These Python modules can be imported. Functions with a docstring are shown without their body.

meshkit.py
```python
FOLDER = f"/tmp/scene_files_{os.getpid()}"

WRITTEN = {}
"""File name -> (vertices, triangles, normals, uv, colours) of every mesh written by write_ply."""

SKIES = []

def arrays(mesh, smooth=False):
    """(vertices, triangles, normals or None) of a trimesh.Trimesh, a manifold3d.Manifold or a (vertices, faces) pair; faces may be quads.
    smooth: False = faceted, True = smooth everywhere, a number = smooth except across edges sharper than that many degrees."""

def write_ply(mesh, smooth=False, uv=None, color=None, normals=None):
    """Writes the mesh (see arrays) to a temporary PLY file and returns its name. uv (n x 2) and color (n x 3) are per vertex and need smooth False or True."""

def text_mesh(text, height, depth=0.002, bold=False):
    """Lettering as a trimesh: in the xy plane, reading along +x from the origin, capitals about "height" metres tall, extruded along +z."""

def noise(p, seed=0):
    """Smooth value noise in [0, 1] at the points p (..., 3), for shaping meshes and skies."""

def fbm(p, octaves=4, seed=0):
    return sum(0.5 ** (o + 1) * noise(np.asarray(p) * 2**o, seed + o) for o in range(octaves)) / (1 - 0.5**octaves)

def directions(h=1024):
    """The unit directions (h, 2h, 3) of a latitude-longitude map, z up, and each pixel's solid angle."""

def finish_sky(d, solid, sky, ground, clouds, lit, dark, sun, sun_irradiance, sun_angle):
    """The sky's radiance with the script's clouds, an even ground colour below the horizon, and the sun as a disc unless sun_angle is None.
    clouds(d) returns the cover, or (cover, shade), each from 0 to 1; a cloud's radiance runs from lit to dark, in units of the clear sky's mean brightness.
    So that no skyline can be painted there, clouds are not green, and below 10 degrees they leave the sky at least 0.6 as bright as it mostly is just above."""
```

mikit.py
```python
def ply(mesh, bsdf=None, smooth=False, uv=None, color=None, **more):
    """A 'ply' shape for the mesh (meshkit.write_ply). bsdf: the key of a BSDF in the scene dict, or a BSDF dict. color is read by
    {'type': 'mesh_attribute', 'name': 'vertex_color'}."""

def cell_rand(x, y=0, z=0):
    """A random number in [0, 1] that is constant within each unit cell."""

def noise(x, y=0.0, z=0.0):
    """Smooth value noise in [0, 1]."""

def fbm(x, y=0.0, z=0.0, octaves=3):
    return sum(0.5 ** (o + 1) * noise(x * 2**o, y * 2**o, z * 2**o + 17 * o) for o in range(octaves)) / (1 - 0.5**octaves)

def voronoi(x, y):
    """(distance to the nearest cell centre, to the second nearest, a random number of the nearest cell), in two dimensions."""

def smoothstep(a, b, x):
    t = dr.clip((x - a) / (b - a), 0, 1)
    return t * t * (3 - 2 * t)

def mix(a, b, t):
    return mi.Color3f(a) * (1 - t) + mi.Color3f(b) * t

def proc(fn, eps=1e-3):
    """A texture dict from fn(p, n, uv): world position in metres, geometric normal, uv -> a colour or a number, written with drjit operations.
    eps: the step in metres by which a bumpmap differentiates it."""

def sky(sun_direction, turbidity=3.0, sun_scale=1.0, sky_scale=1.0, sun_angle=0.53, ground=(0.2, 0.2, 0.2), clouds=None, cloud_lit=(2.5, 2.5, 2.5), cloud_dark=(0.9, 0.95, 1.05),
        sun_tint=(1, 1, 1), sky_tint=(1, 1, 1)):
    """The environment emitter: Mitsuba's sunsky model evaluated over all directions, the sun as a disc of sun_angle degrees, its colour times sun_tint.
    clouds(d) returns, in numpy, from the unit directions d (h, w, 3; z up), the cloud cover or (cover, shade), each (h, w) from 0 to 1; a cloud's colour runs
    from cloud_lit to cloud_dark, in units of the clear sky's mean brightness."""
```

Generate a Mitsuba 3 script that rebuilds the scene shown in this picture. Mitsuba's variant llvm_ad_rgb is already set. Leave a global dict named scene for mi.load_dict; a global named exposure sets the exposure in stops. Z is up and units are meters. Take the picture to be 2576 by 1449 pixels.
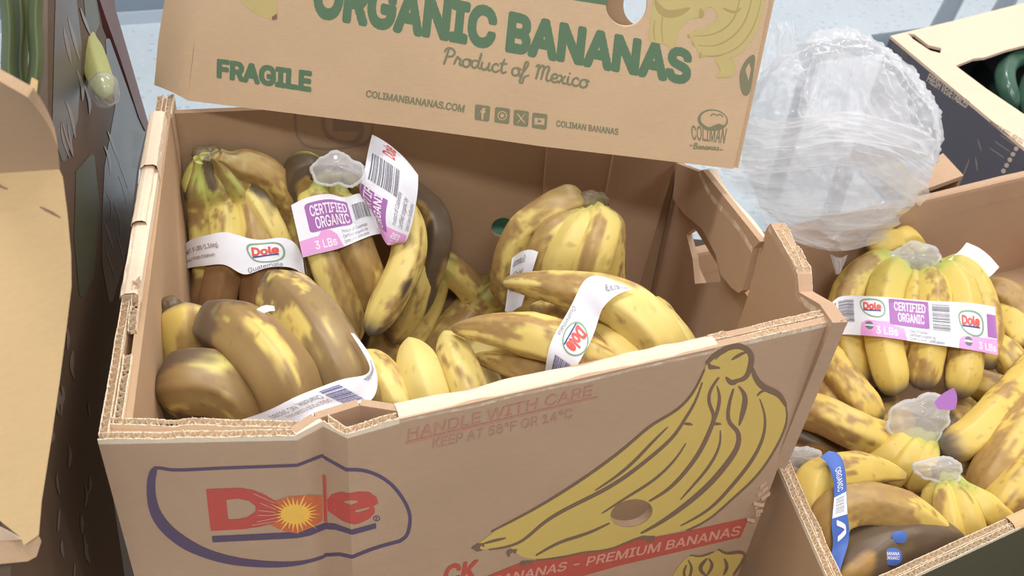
import math, random
import numpy as np, trimesh, mitsuba as mi, mikit, meshkit, manifold3d
import drjit as dr
from shapely.geometry import Polygon, LineString, MultiPolygon, Point
from shapely.ops import unary_union
from shapely import affinity

# ------------------------------------------------------------------ camera, light, exposure
T = mi.ScalarTransform4f
W, H, F = 2576, 1449, 2650.0
ZR = 0.75                                   # height of the big box's rim above the shop floor
PITCH, ROLL = math.radians(40.5), math.radians(5.7)
CAM = np.array([0, 0, ZR + 0.48])
FWD = np.array([0, math.cos(PITCH), -math.sin(PITCH)])
_up = np.cross([1, 0, 0], FWD)
RT = np.array([1, 0, 0]) * math.cos(ROLL) + _up * math.sin(ROLL)
UP = -np.array([1, 0, 0]) * math.sin(ROLL) + _up * math.cos(ROLL)
scene, labels = {}, {}
scene['camera'] = dict(type='thinlens', fov=math.degrees(2 * math.atan(W / 2 / F)), fov_axis='x', aperture_radius=0.0012, focus_distance=0.80, near_clip=0.02, far_clip=50,
                       to_world=T().look_at(origin=CAM.tolist(), target=(CAM + FWD).tolist(), up=UP.tolist()))
exposure = -0.05
scene['ambient'] = dict(type='constant', radiance=dict(type='rgb', value=[0.53, 0.53, 0.55]))

def srgb(*c):
    c = np.array(c, float) / 255
    return np.where(c < 0.04045, c / 12.92, ((c + 0.055) / 1.055) ** 2.4)

LAMPS = [(0.95, 1.5, 2.9, 0.6, 0.15), (0.95, 2.9, 2.9, 0.6, 0.15), (-0.65, 0.6, 2.9, 0.6, 0.15), (2.2, 0.4, 2.9, 0.6, 0.15), (0.3, -1.0, 2.9, 0.6, 0.15)]
POWER = [23, 28, 28, 20, 38]
for i, ((x, y, z, a, b), p) in enumerate(zip(LAMPS, POWER)):
    k = 'ceiling_light' + (f'_{i:03d}' if i else '')
    scene[k] = dict(type='rectangle', to_world=T().translate([x, y, z]).rotate([1, 0, 0], 180).scale([a, b, 1]),
                    emitter=dict(type='area', radiance=dict(type='rgb', value=[p * 1.0, p * 0.98, p * 0.95])))
    labels[k] = dict(label=['white ceiling light panel above the black carton', 'white ceiling light panel farthest back, over the rack', 'white ceiling light panel above the tan carton', 'white ceiling light panel farthest to the right', 'white ceiling light panel behind the photographer'][i], category='ceiling light', group='ceiling lights')

# ------------------------------------------------------------------ pixel rays onto real planes
def ray(x, y):
    x, y = np.asarray(x, float), np.asarray(y, float)
    d = FWD * F + np.multiply.outer(x - W / 2, RT) - np.multiply.outer(y - H / 2, UP)
    return d / np.linalg.norm(d, axis=-1, keepdims=True)
def at_h(x, y, h):
    d = ray(x, y); return CAM + d * ((ZR + h - CAM[2]) / d[..., 2])[..., None]
def at_plane(x, y, pl):
    p, n = pl; d = ray(x, y); return CAM + d * (((p - CAM) @ n) / (d @ n))[..., None]
def at_d(x, y, depth):
    d = ray(x, y); return CAM + d * (np.asarray(depth) / (d @ FWD))[..., None]
def proj(P):
    q = np.asarray(P) - CAM; d = q @ FWD
    return W / 2 + F * (q @ RT) / d, H / 2 - F * (q @ UP) / d, d
def vplane(a, b):
    a, b = np.array([a[0], a[1], ZR]), np.array([b[0], b[1], ZR])
    n = np.cross(b - a, [0, 0, 1.0]); n /= np.linalg.norm(n)
    if (CAM - a) @ n < 0: n = -n
    return a, n

# ------------------------------------------------------------------ scene helpers
def put(key, mesh, mat, smooth=False, color=None):
    k, i = key, 0
    while k in scene:
        i += 1; k = f'{key}_{i:03d}'
    scene[k] = mikit.ply(mesh, mat, smooth=smooth, color=color)
    return k
def tag(key, label, cat=None, group=None, kind=None):
    labels[key] = {a: b for a, b in dict(label=label, category=cat, group=group, kind=kind).items() if b}
cat = trimesh.util.concatenate
def axes(pl):
    n = pl[1]; u = np.cross([0, 0, 1.0], n) if abs(n[2]) < .99 else np.array([1.0, 0, 0]); u /= np.linalg.norm(u); return u, np.cross(n, u)
def flat(pts, pl, t=0.006, holes=(), zmin=None):
    """A board of thickness t behind the plane; outline and holes are points of the plane."""
    u, v = axes(pl); to2 = lambda P: np.stack([(np.asarray(P) - pl[0]) @ u, (np.asarray(P) - pl[0]) @ v], -1)
    poly = Polygon(to2(pts), [to2(h) for h in holes]).buffer(0)
    if zmin is not None and v[2] > .3: poly = poly.intersection(Polygon([(-9, (zmin - pl[0][2]) / v[2]), (9, (zmin - pl[0][2]) / v[2]), (9, 9), (-9, 9)]))
    m = cat([trimesh.creation.extrude_polygon(g, t, engine='earcut') for g in getattr(poly, 'geoms', [poly])])
    M = np.eye(4); M[:3, 0], M[:3, 1], M[:3, 2] = u, v, pl[1]; M[:3, 3] = pl[0] - pl[1] * t
    m.apply_transform(M); return m
def board(px, pl, t=0.006, holes=(), zmin=ZR - 0.343):
    P = lambda q: at_plane(np.array(q, float)[:, 0], np.array(q, float)[:, 1], pl)
    return flat(P(px), pl, t, [P(h) for h in holes], zmin)
def sheet(P, t=0.0):
    """A grid of points (nu, nv, 3) as a sheet of thickness t (t=0: a single surface)."""
    P = np.asarray(P, float); nu, nv = P.shape[:2]
    i, j = np.meshgrid(np.arange(nu - 1), np.arange(nv - 1), indexing='ij')
    q = np.stack([i * nv + j, (i + 1) * nv + j, (i + 1) * nv + j + 1, i * nv + j + 1], -1).reshape(-1, 4)
    f = np.vstack([q[:, [0, 1, 2]], q[:, [0, 2, 3]]]); v = P.reshape(-1, 3)
    m = trimesh.Trimesh(v, f, process=False)
    if t == 0: return m
    n = m.vertex_normals
    c = v.mean(0)
    if ((CAM - c) * n.mean(0)).sum() < 0: n = -n; f = f[:, ::-1]
    N = len(v); ff = [f, f[:, ::-1] + N]
    edge = [i * nv for i in range(nu)], [i * nv + nv - 1 for i in range(nu)], list(range(nv)), list(range((nu - 1) * nv, nu * nv))
    for e in edge:
        for a, b in zip(e[:-1], e[1:]): ff.append(np.array([[a, b, b + N], [a, b + N, a + N], [b, a, b + N], [b + N, a, a + N]]))
    return trimesh.Trimesh(np.vstack([v, v - n * t]), np.vstack(ff), process=False)
def box(lo, hi, R=None, c=None):
    m = trimesh.creation.box(extents=np.subtract(hi, lo)); m.apply_translation(np.add(lo, hi) / 2)
    return m
def spline(P, n):
    P = np.asarray(P, float)
    if len(P) == 2: return P[0] + np.linspace(0, 1, n)[:, None] * (P[1] - P[0])
    from scipy.interpolate import CubicSpline
    s = np.r_[0, np.cumsum(np.linalg.norm(np.diff(P, axis=0), axis=1) ** 0.5 + 1e-9)]
    c = CubicSpline(s, P, bc_type='natural')(np.linspace(0, s[-1], n * 6))
    L = np.r_[0, np.cumsum(np.linalg.norm(np.diff(c, axis=0), axis=1))]
    return np.stack([np.interp(np.linspace(0, L[-1], n), L, c[:, k]) for k in range(P.shape[1])], -1)

# ------------------------------------------------------------------ materials
def mat(key, col, rough=0.6, spec=0.3, two=True, **more):
    b = dict(type='principled', base_color=col if isinstance(col, dict) else dict(type='rgb', value=list(map(float, col))), roughness=rough, specular=spec, **more)
    scene[key] = dict(type='twosided', bsdf=b) if two else b
def card(key, c, amp=0.10):
    c = [float(x) for x in c]
    def fn(p, n, uv):
        a = mikit.fbm(p.x * 18, p.y * 18, p.z * 18) * 0.6 + mikit.noise(p.x * 240, p.y * 240, p.z * 700) * 0.25 + mikit.noise(p.x * 900, p.y * 900, p.z * 900) * 0.15
        return mi.Color3f(*c) * (1 - amp + 2 * amp * a)
    mat(key, mikit.proc(fn), 0.75, 0.2)
CARD = srgb(180, 149, 122)
card('kraft', CARD); card('kraft_lid', srgb(196, 168, 136)); card('kraft_pale', srgb(222, 200, 176), 0.06); card('kraft_tan', srgb(196, 166, 122))
card('kraft_dim', srgb(176, 146, 116)); card('flute', srgb(226, 208, 182), 0.08); card('kraft_cream', srgb(218, 190, 166), 0.05)
for k, c, r in (('ink_green', (92, 118, 92), .7), ('ink_olive', (126, 124, 98), .7), ('ink_blue', (96, 80, 100), .7), ('ink_red', (188, 84, 74), .7), ('ink_orange', (200, 108, 70), .7), ('ink_sun', (238, 186, 84), .7),
                ('ink_faint', (182, 130, 110), .7), ('ink_faint2', (174, 132, 110), .7), ('ink_yellow', (206, 176, 98), .7), ('ink_line', (128, 102, 82), .7), ('ink_banner', (186, 88, 72), .7), ('ink_pale', (206, 150, 130), .7),
                ('ink_lemon', (188, 172, 116), .7), ('ink_lemon2', (168, 150, 100), .7), ('ink_purple', (164, 108, 172), .35), ('ink_pink', (226, 164, 216), .35), ('ink_grey', (120, 118, 126), .4), ('ink_white', (240, 232, 240), .4),
                ('ink_logo', (214, 92, 84), .4), ('ink_leaf', (130, 160, 130), .4), ('ink_navy', (70, 66, 120), .4), ('ink_dust', (150, 128, 110), .5), ('ink_grass', (84, 128, 104), .7), ('black_card', (88, 84, 94), .55),
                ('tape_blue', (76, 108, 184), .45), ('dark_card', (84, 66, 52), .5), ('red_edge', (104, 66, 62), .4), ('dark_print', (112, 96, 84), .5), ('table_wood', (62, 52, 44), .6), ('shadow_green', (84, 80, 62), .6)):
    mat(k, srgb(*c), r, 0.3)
mat('band_white', srgb(232, 232, 240), 0.28, 0.5)
scene['film'] = dict(type='blendbsdf', weight=0.36, a=dict(type='thindielectric', int_ior=1.5),
                     b=dict(type='principledthin', base_color=dict(type='rgb', value=[0.93, 0.94, 0.97]), roughness=0.22, spec_trans=0.0, diff_trans=0.9, eta=1.5))
scene['film_cap'] = dict(type='blendbsdf', weight=0.50, a=dict(type='thindielectric', int_ior=1.5),
                         b=dict(type='principledthin', base_color=dict(type='rgb', value=[0.86, 0.86, 0.87]), roughness=0.2, spec_trans=0.0, diff_trans=0.8, eta=1.5))
scene['film_clear'] = dict(type='blendbsdf', weight=0.14, a=dict(type='thindielectric', int_ior=1.5),
                           b=dict(type='principledthin', base_color=dict(type='rgb', value=[0.7, 0.72, 0.75]), roughness=0.25, spec_trans=0.0, diff_trans=0.6, eta=1.5))
mat('chrome', srgb(128, 142, 152), 0.2, 0.6, metallic=0.6)
mat('banana_skin', dict(type='mesh_attribute', name='vertex_color'), 0.42, 0.42)
mat('veg_skin', srgb(62, 92, 76), 0.22, 0.6)
mat('leaf_green', srgb(82, 92, 62), 0.5, 0.3)
mat('stalk_pale', srgb(150, 150, 96), 0.4, 0.3)
def floor_fn(p, n, uv):
    d, d2, r = mikit.voronoi(p.x * 34, p.y * 34)
    e, e2, q = mikit.voronoi(p.x * 52 + 7, p.y * 52)
    c = mi.Color3f(0.50, 0.56, 0.60) * (0.94 + 0.12 * mikit.fbm(p.x * 6, p.y * 6, 0))
    c = mikit.mix(c, mi.Color3f(0.16, 0.22, 0.27), dr.select((r > 0.62) & (d < 0.06 + 0.13 * r), mi.Float(0.28), mi.Float(0)))
    return mikit.mix(c, mi.Color3f(0.85, 0.88, 0.9), dr.select((q > 0.6) & (e < 0.16), mi.Float(0.2), mi.Float(0)))
mat('terrazzo', mikit.proc(floor_fn), 0.35, 0.4)
mat('wall_grey', srgb(126, 138, 150), 0.5); mat('trim_pale', srgb(176, 186, 198), 0.4)

# ------------------------------------------------------------------ prints (flat inks on the boards)
def tri2d(poly, step):
    out = []
    for g in getattr(poly, 'geoms', [poly]):
        if g.is_empty or g.area < 1e-9: continue
        v, f = trimesh.creation.triangulate_polygon(g, engine='earcut')
        v = np.c_[v, np.zeros(len(v))]
        v, f = trimesh.remesh.subdivide_to_size(v, f, step, max_iter=14)
        out.append(trimesh.Trimesh(v, f, process=False))
    return cat(out)
def ink(key, poly, surf, mt, lift=0.0004, step=30):
    """Ink on a surface: the outline lies in the surface's own drawing frame."""
    cells = getattr(surf, 'cells', None)
    m = tri2d(poly, step) if cells is None else cat([tri2d(q, step) for q in (poly.intersection(c) for c in cells) if q.area > .5])
    P, n = surf(m.vertices[:, 0], m.vertices[:, 1])
    return put(key, trimesh.Trimesh(P + n * lift * .8, m.faces, process=False), mt)
def on_plane(pl):
    return lambda x, y: (at_plane(x, y, pl), np.broadcast_to(pl[1], (len(x), 3)))
def on_prism(plan):
    pls = [(vplane(a, b), np.array(a), np.array(b)) for a, b in zip(plan[:-1], plan[1:])]
    def hit(x, y):
        best, P, N = np.full(len(x), 1e9), np.zeros((len(x), 3)), np.zeros((len(x), 3))
        for i, (pl, a, b) in enumerate(pls):
            q = at_plane(x, y, pl); s = ((q[:, :2] - a) @ (b - a)) / ((b - a) @ (b - a))
            lo, hi = (-9 if i == 0 else -1e-3), (9 if i == len(pls) - 1 else 1 + 1e-3)
            d = np.where((s >= lo) & (s <= hi), np.linalg.norm(q - CAM, axis=1), 1e8)
            w = d < best; best[w] = d[w]; P[w] = q[w]; N[w] = pl[1]
        return P, N
    ends = [[proj([*p, ZR + .1]), proj([*p, ZR - .5])] for p in plan]; ends[0] = [(-900, 0), (-900, 2000)]; ends[-1] = [(4000, 0), (4000, 2000)]
    hit.cells = [Polygon([a[0][:2], b[0][:2], b[1][:2], a[1][:2]]) for a, b in zip(ends[:-1], ends[1:])]
    return hit
_txt = {}
def text_poly(s, bold=True, fat=0.0):
    """Lettering as a polygon, 1 high (capitals), from x=0."""
    if (s, bold, fat) not in _txt:
        m = meshkit.text_mesh(s, 1.0, 0.1, bold=bold)
        top = m.face_normals[:, 2] > 0.9
        p = unary_union([Polygon(t[:, :2]).buffer(1e-4) for t in m.triangles[top]]).buffer(fat, join_style=2)
        _txt[s, bold, fat] = p
    return _txt[s, bold, fat]
def quad_map(poly, BL, BR, TL, TR, caps=True):
    """Bilinear map of a polygon's box (baseline 0 to capitals' height 1) onto a quad."""
    x0, _, x1, _ = poly.bounds
    BL, BR, TL, TR = map(lambda q: np.array(q, float), (BL, BR, TL, TR))
    def f(xy):
        u = ((xy[:, 0] - x0) / (x1 - x0))[:, None]; v = xy[:, 1][:, None]
        return (1 - v) * ((1 - u) * BL + u * BR) + v * ((1 - u) * TL + u * TR)
    def one(g): return Polygon(f(np.array(g.exterior.coords)), [f(np.array(r.coords)) for r in g.interiors])
    return unary_union([one(g).buffer(0) for g in getattr(poly, 'geoms', [poly])])
def words(s, BL, BR, TL, TR, bold=True, fat=0.0): return quad_map(text_poly(s, bold, fat), BL, BR, TL, TR)
def stroke(pts, w0, w1=None, n=40, smooth=True, eps=.3):
    """A brush stroke that may taper: w0 wide at the middle, w1 at its ends."""
    p = spline(pts, n) if smooth else np.array(pts, float)
    s = np.linspace(0, 1, len(p)); w = (w0 if w1 is None else w1 + (w0 - w1) * np.sin(np.pi * s) ** 0.7) * np.ones(len(p)) / 2
    d = np.gradient(p, axis=0); d /= np.linalg.norm(d, axis=1, keepdims=True) + 1e-9; nrm = np.stack([-d[:, 1], d[:, 0]], -1)
    segs = [Polygon([p[i] + nrm[i] * w[i], p[i + 1] + nrm[i + 1] * w[i + 1], p[i + 1] - nrm[i + 1] * w[i + 1], p[i] - nrm[i] * w[i]]).convex_hull.buffer(eps) for i in range(len(p) - 1)]
    return unary_union(segs + [Point(*q).buffer(max(r, eps)) for q, r in zip(p, w)])
def chaikin(pts, n=2):
    p = np.array(pts, float)
    for _ in range(n): q = np.roll(p, -1, 0); p = np.stack([p * .75 + q * .25, p * .25 + q * .75], 1).reshape(-1, 2)
    return p
def Z(s, ox, oy): return lambda *pts: [(x / s + ox, y / s + oy) for x, y in pts]
def ellipse(cx, cy, rx, ry, a=0, n=40):
    t = np.linspace(0, 2 * math.pi, n, endpoint=False); c, s = math.cos(a), math.sin(a)
    return Polygon(np.stack([cx + rx * np.cos(t) * c - ry * np.sin(t) * s, cy + rx * np.cos(t) * s + ry * np.sin(t) * c], -1))

# ------------------------------------------------------------------ corrugated edges
def flutes(A, B, n_in, t=0.0055, pitch=0.0058, depth=0.0042, seed=0, ragged=0.0012):
    """The open top of a board from A to B: two liners and the wave between them, going down by depth."""
    rng = np.random.default_rng(seed); A, B = np.asarray(A, float), np.asarray(B, float); L = np.linalg.norm(B - A); n = max(8, int(L / pitch * 8))
    s = np.linspace(0, 1, n); p = A + s[:, None] * (B - A); dn = np.array([0, 0, -1.0])
    k = np.arange(n); wob = np.interp(k, np.arange(0, n + 16, 16), rng.normal(0, 1, len(np.arange(0, n + 16, 16))))
    top = lambda a: dn * 0 + np.stack([0 * s, 0 * s, a * (wob + 0.5 * rng.normal(0, 1, n)) * ragged], -1)
    wave = p + n_in * (t * (0.5 + 0.40 * np.sin(s * L / pitch * 2 * np.pi + 0.7 * wob)))[:, None]
    def wall(q, th, r):
        m = sheet(np.stack([q + top(r), q + dn * depth], 1)); o = sheet(np.stack([q + n_in * th + top(r), q + n_in * th + dn * depth], 1))
        cap = sheet(np.stack([q + top(r), q + n_in * th + top(r)], 1)); return cat([m, o, cap])
    return cat([wall(p, 0.0007, .5), wall(p + n_in * (t - 0.0007), 0.0007, .5), wall(wave, 0.0006, .8)])

# ------------------------------------------------------------------ bananas
Y1, Y2, GRN, BRN, DRK, TIP = srgb(228, 211, 138), srgb(212, 188, 108), srgb(168, 178, 92), srgb(142, 104, 70), srgb(88, 74, 62), srgb(108, 98, 88)
WALLS = []                  # (point, inward normal) of the walls that the fruit being built must keep clear of
def keep_in(P, R):
    P = P.copy()
    for q, n in WALLS:
        for i in range(len(P)):
            d = (P[i] - q) @ n - R
            if d < 0: P[i] = P[i] + ((CAM - P[i]) * min(.2, -d / ((CAM - P[i]) @ n)) if abs(n[0]) < .7 else n * min(-d, .02))
    return P
def banana(pts, r, brown=0.3, green=0.0, dark=0.0, seed=1, neck=0.2, neck_r=0.34, tip=0.16, n=90, m=40, point=0.0, tipd=1.0, top=None, end=None, endcol=None, gold=0.3, brn=None, patch=1.0):
    """pts: (x, y, height) from stem to tip along the photo's rays; r: its half width in photo pixels."""
    pts = np.array(pts, float); P = at_h(pts[:, 0], pts[:, 1], pts[:, 2]); R = r / F * np.mean((P - CAM) @ FWD)
    P = keep_in(P, R * .95 + .002); c = spline(P, n); R = r / F * np.mean((P - CAM) @ FWD)
    s = np.linspace(0, 1, n); L = np.linalg.norm(np.diff(c, axis=0), axis=1).sum()
    sm = lambda a, b, x: (lambda t: t * t * (3 - 2 * t))(np.clip((x - a) / (b - a), 0, 1))
    prof = neck_r + (1 - neck_r) * sm(0.25 * neck, neck * 1.5 + 1e-6, s) if neck > 0 else np.sqrt(np.clip(1 - np.clip(1 - s / 0.10, 0, 1) ** 2, 0.05, 1))
    e = np.clip((1 - s) / tip, 0, 1); prof = prof * (0.16 + 0.84 * ((1 - point) * np.sqrt(1 - (1 - e) ** 2) + point * e ** 0.75 * (1 - .25 * e * (1 - e)))) * (0.97 + 0.03 * np.sin(np.pi * s))
    tg = np.gradient(c, axis=0); tg /= np.linalg.norm(tg, axis=1, keepdims=True)
    a = np.cross(tg[0], [0.3, 0.2, 1.0]); a /= np.linalg.norm(a); A = []
    for t in tg:
        a = a - t * (a @ t); a /= np.linalg.norm(a); A.append(a)
    A = np.array(A); Bn = np.cross(tg, A); th = np.linspace(0, 2 * np.pi, m, endpoint=False) + seed * 0.7
    ridge = np.cos(5 * th); w5 = 2 * np.pi / 5; pent = np.cos(w5 / 2) / np.cos((th % w5) - w5 / 2); pent = pent / pent.mean(); cs = 1 + 0.62 * (pent - 1)
    rad = R * prof[:, None] * cs[None]
    V = c[:, None] + rad[..., None] * (np.cos(th)[None, :, None] * A[:, None] + np.sin(th)[None, :, None] * Bn[:, None])
    V += (meshkit.fbm(V.reshape(-1, 3) * 60, 2, seed).reshape(n, m, 1) - 0.5) * 0.0016 * (V - c[:, None]) / (np.linalg.norm(V - c[:, None], axis=-1, keepdims=True) + 1e-9)
    # skin: ripening pattern along and around the fruit
    q = np.stack([np.broadcast_to(s[:, None] * L * 22, (n, m)), np.broadcast_to(np.cos(th) * R * 34, (n, m)), np.broadcast_to(np.sin(th) * R * 34, (n, m))], -1) * patch + seed * 13.7
    BRN_ = BRN if brn is None else brn
    f1, f2, f3 = meshkit.fbm(q, 4, seed), meshkit.fbm(q * np.array([0.7, 3, 3]) + 5, 3, seed + 3), meshkit.fbm(q * 7, 2, seed + 5)
    S = s[:, None] * np.ones((1, m))
    col = Y1 + (Y2 - Y1) * f2[..., None]; col = col + (srgb(206, 174, 82) * (.85 + .3 * f2[..., None]) - col) * gold
    g = np.clip(green * (1.3 - 2.2 * S) + 0.9 * green * (f2 - .5), 0, 1) + (0.75 * (1 - sm(0.08, neck * 1.3 + .1, S)) if neck > 0 else 0)
    col = col + (GRN - col) * np.clip(g, 0, 0.9)[..., None]
    lev = 0.60 * f1 + 0.25 * f2 + 0.15 * f3
    b = sm(0.0, 0.07, lev - (0.66 - 0.34 * brown)) * ((0.55 + 0.45 * f3) if brn is None else 0.72 + .28 * f2)
    b = np.maximum(b, 0.5 * brown * (ridge[None] > 0.86) * (0.4 + 0.6 * f2))
    col = col + (BRN_ - col) * np.clip(b * 0.95, 0, 1)[..., None]
    d = sm(0.0, 0.05, meshkit.fbm(q * 0.8 + 31, 3, seed + 9) - (0.70 - 0.42 * dark)) * (dark > 0)
    col = col + (DRK - col) * np.clip(d * 0.92, 0, 1)[..., None]
    if end is not None:      # the old, bruised end of the fruit, with a ragged border
        k = sm(-.03, .03, S - end + 0.34 * (f1 - .5) + .10 * (f3 - .5)); col = col + ((DRK * 1.05 + (BRN - DRK) * .2 * f2[..., None] if endcol is None else endcol * (.8 + .5 * f2[..., None])) - col) * (k * .92)[..., None]
    if top is not None:      # a stretch along the upper side that is still yellow
        up = ((V - c[:, None]) / (np.linalg.norm(V - c[:, None], axis=-1, keepdims=True) + 1e-9)) @ np.array([0, -.35, .94])
        k = sm(top[2] - .06, top[2] + .06, up + .9 * (f1 - .5) + .25 * (f3 - .5)) * sm(top[0] - .04, top[0] + .04, S + .2 * (f2 - .5)) * (1 - sm(top[1] - .04, top[1] + .04, S + .3 * (f1 - .5)))
        col = col + (srgb(222, 208, 116) - col) * (k * .92)[..., None]
    sp = (meshkit.noise(q * 9, seed + 21) > 0.86) * (0.25 + 0.5 * brown); col = col + (BRN * 0.7 - col) * (sp * 0.6)[..., None]
    te = sm(0.90, 0.985, S + 0.05 * (f1 - .5)); col = col + (TIP - col) * (te * tipd)[..., None]
    if neck == 0: col = col + (TIP - col) * (1 - sm(0.02, 0.08, S))[..., None]
    i, j = np.meshgrid(np.arange(n - 1), np.arange(m), indexing='ij'); j2 = (j + 1) % m
    qd = np.stack([i * m + j, i * m + j2, (i + 1) * m + j2, (i + 1) * m + j], -1).reshape(-1, 4)
    f = np.vstack([qd[:, [0, 1, 2]], qd[:, [0, 2, 3]]]); k = np.arange(m)
    f = np.vstack([f, np.stack([k * 0 + n * m, (k + 1) % m, k], -1), np.stack([k * 0 + n * m + 1, (n - 1) * m + k, (n - 1) * m + (k + 1) % m], -1)])
    V = np.vstack([V.reshape(-1, 3), c[0] - tg[0] * R * 0.03, c[-1] + tg[-1] * R * 0.06]); col = np.vstack([col.reshape(-1, 3), TIP, TIP * 0.8])
    mesh = trimesh.Trimesh(V, f, process=False); mesh.metadata['col'] = np.clip(col, 0.01, 1)
    return mesh
def crown(pts, r, seed=0, col=None):
    """The woody crown that holds the stems."""
    pts = np.array(pts, float); P = at_h(pts[:, 0], pts[:, 1], pts[:, 2]); R = r / F * np.mean((P - CAM) @ FWD); P = keep_in(P, R)
    sp = [manifold3d.Manifold.sphere(R, 20).translate(p.tolist()) for p in P]
    m = manifold3d.Manifold.batch_hull(sp).refine_to_length(R * 0.22).to_mesh()
    v, f = np.array(m.vert_properties[:, :3], float), np.array(m.tri_verts)
    tm = trimesh.Trimesh(v, f, process=False); v = v + tm.vertex_normals * (meshkit.fbm(v * 140, 3, seed)[:, None] - 0.5) * R * 0.7
    k = meshkit.fbm(v * 120, 3, seed + 4)[:, None]; c0, c1 = (srgb(120, 104, 72), srgb(92, 78, 62)) if col is None else col
    tm = trimesh.Trimesh(v, f, process=False); tm.metadata['col'] = c0 + (c1 - c0) * np.clip(k * 2 - .5, 0, 1); return tm
def bunch(key, label, fingers, crowns=(), group=None):
    k0, i = key, 0
    while any(k == key or k.startswith(key + '__') for k in scene):
        i += 1; key = f'{k0}_{i:03d}'
    ms = []
    for f in fingers:
        mm = banana(**f); ms.append(mm); put(key + '__banana', mm, 'banana_skin', True, mm.metadata['col'])
    for c in crowns:
        mm = crown(**c); ms.append(mm); put(key + '__crown', mm, 'banana_skin', True, mm.metadata['col'])
    tag(key, label, 'bananas', group)
    return key, np.vstack([x.vertices for x in ms])
def drape(px, V, lift=0.003, rad=14, pull=0.6):
    """Depths at which a strip of tape through these pixels lies over the fruit V."""
    x, y, d = proj(V); out = []
    for a, b in px:
        near = (x - a) ** 2 + (y - b) ** 2 < rad ** 2
        out.append(d[near].min() if near.any() else np.nan)
    out = np.array(out); ok = ~np.isnan(out)
    out = np.interp(np.arange(len(out)), np.flatnonzero(ok), out[ok]) if ok.any() else np.full(len(out), np.median(d))
    return out - lift
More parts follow.
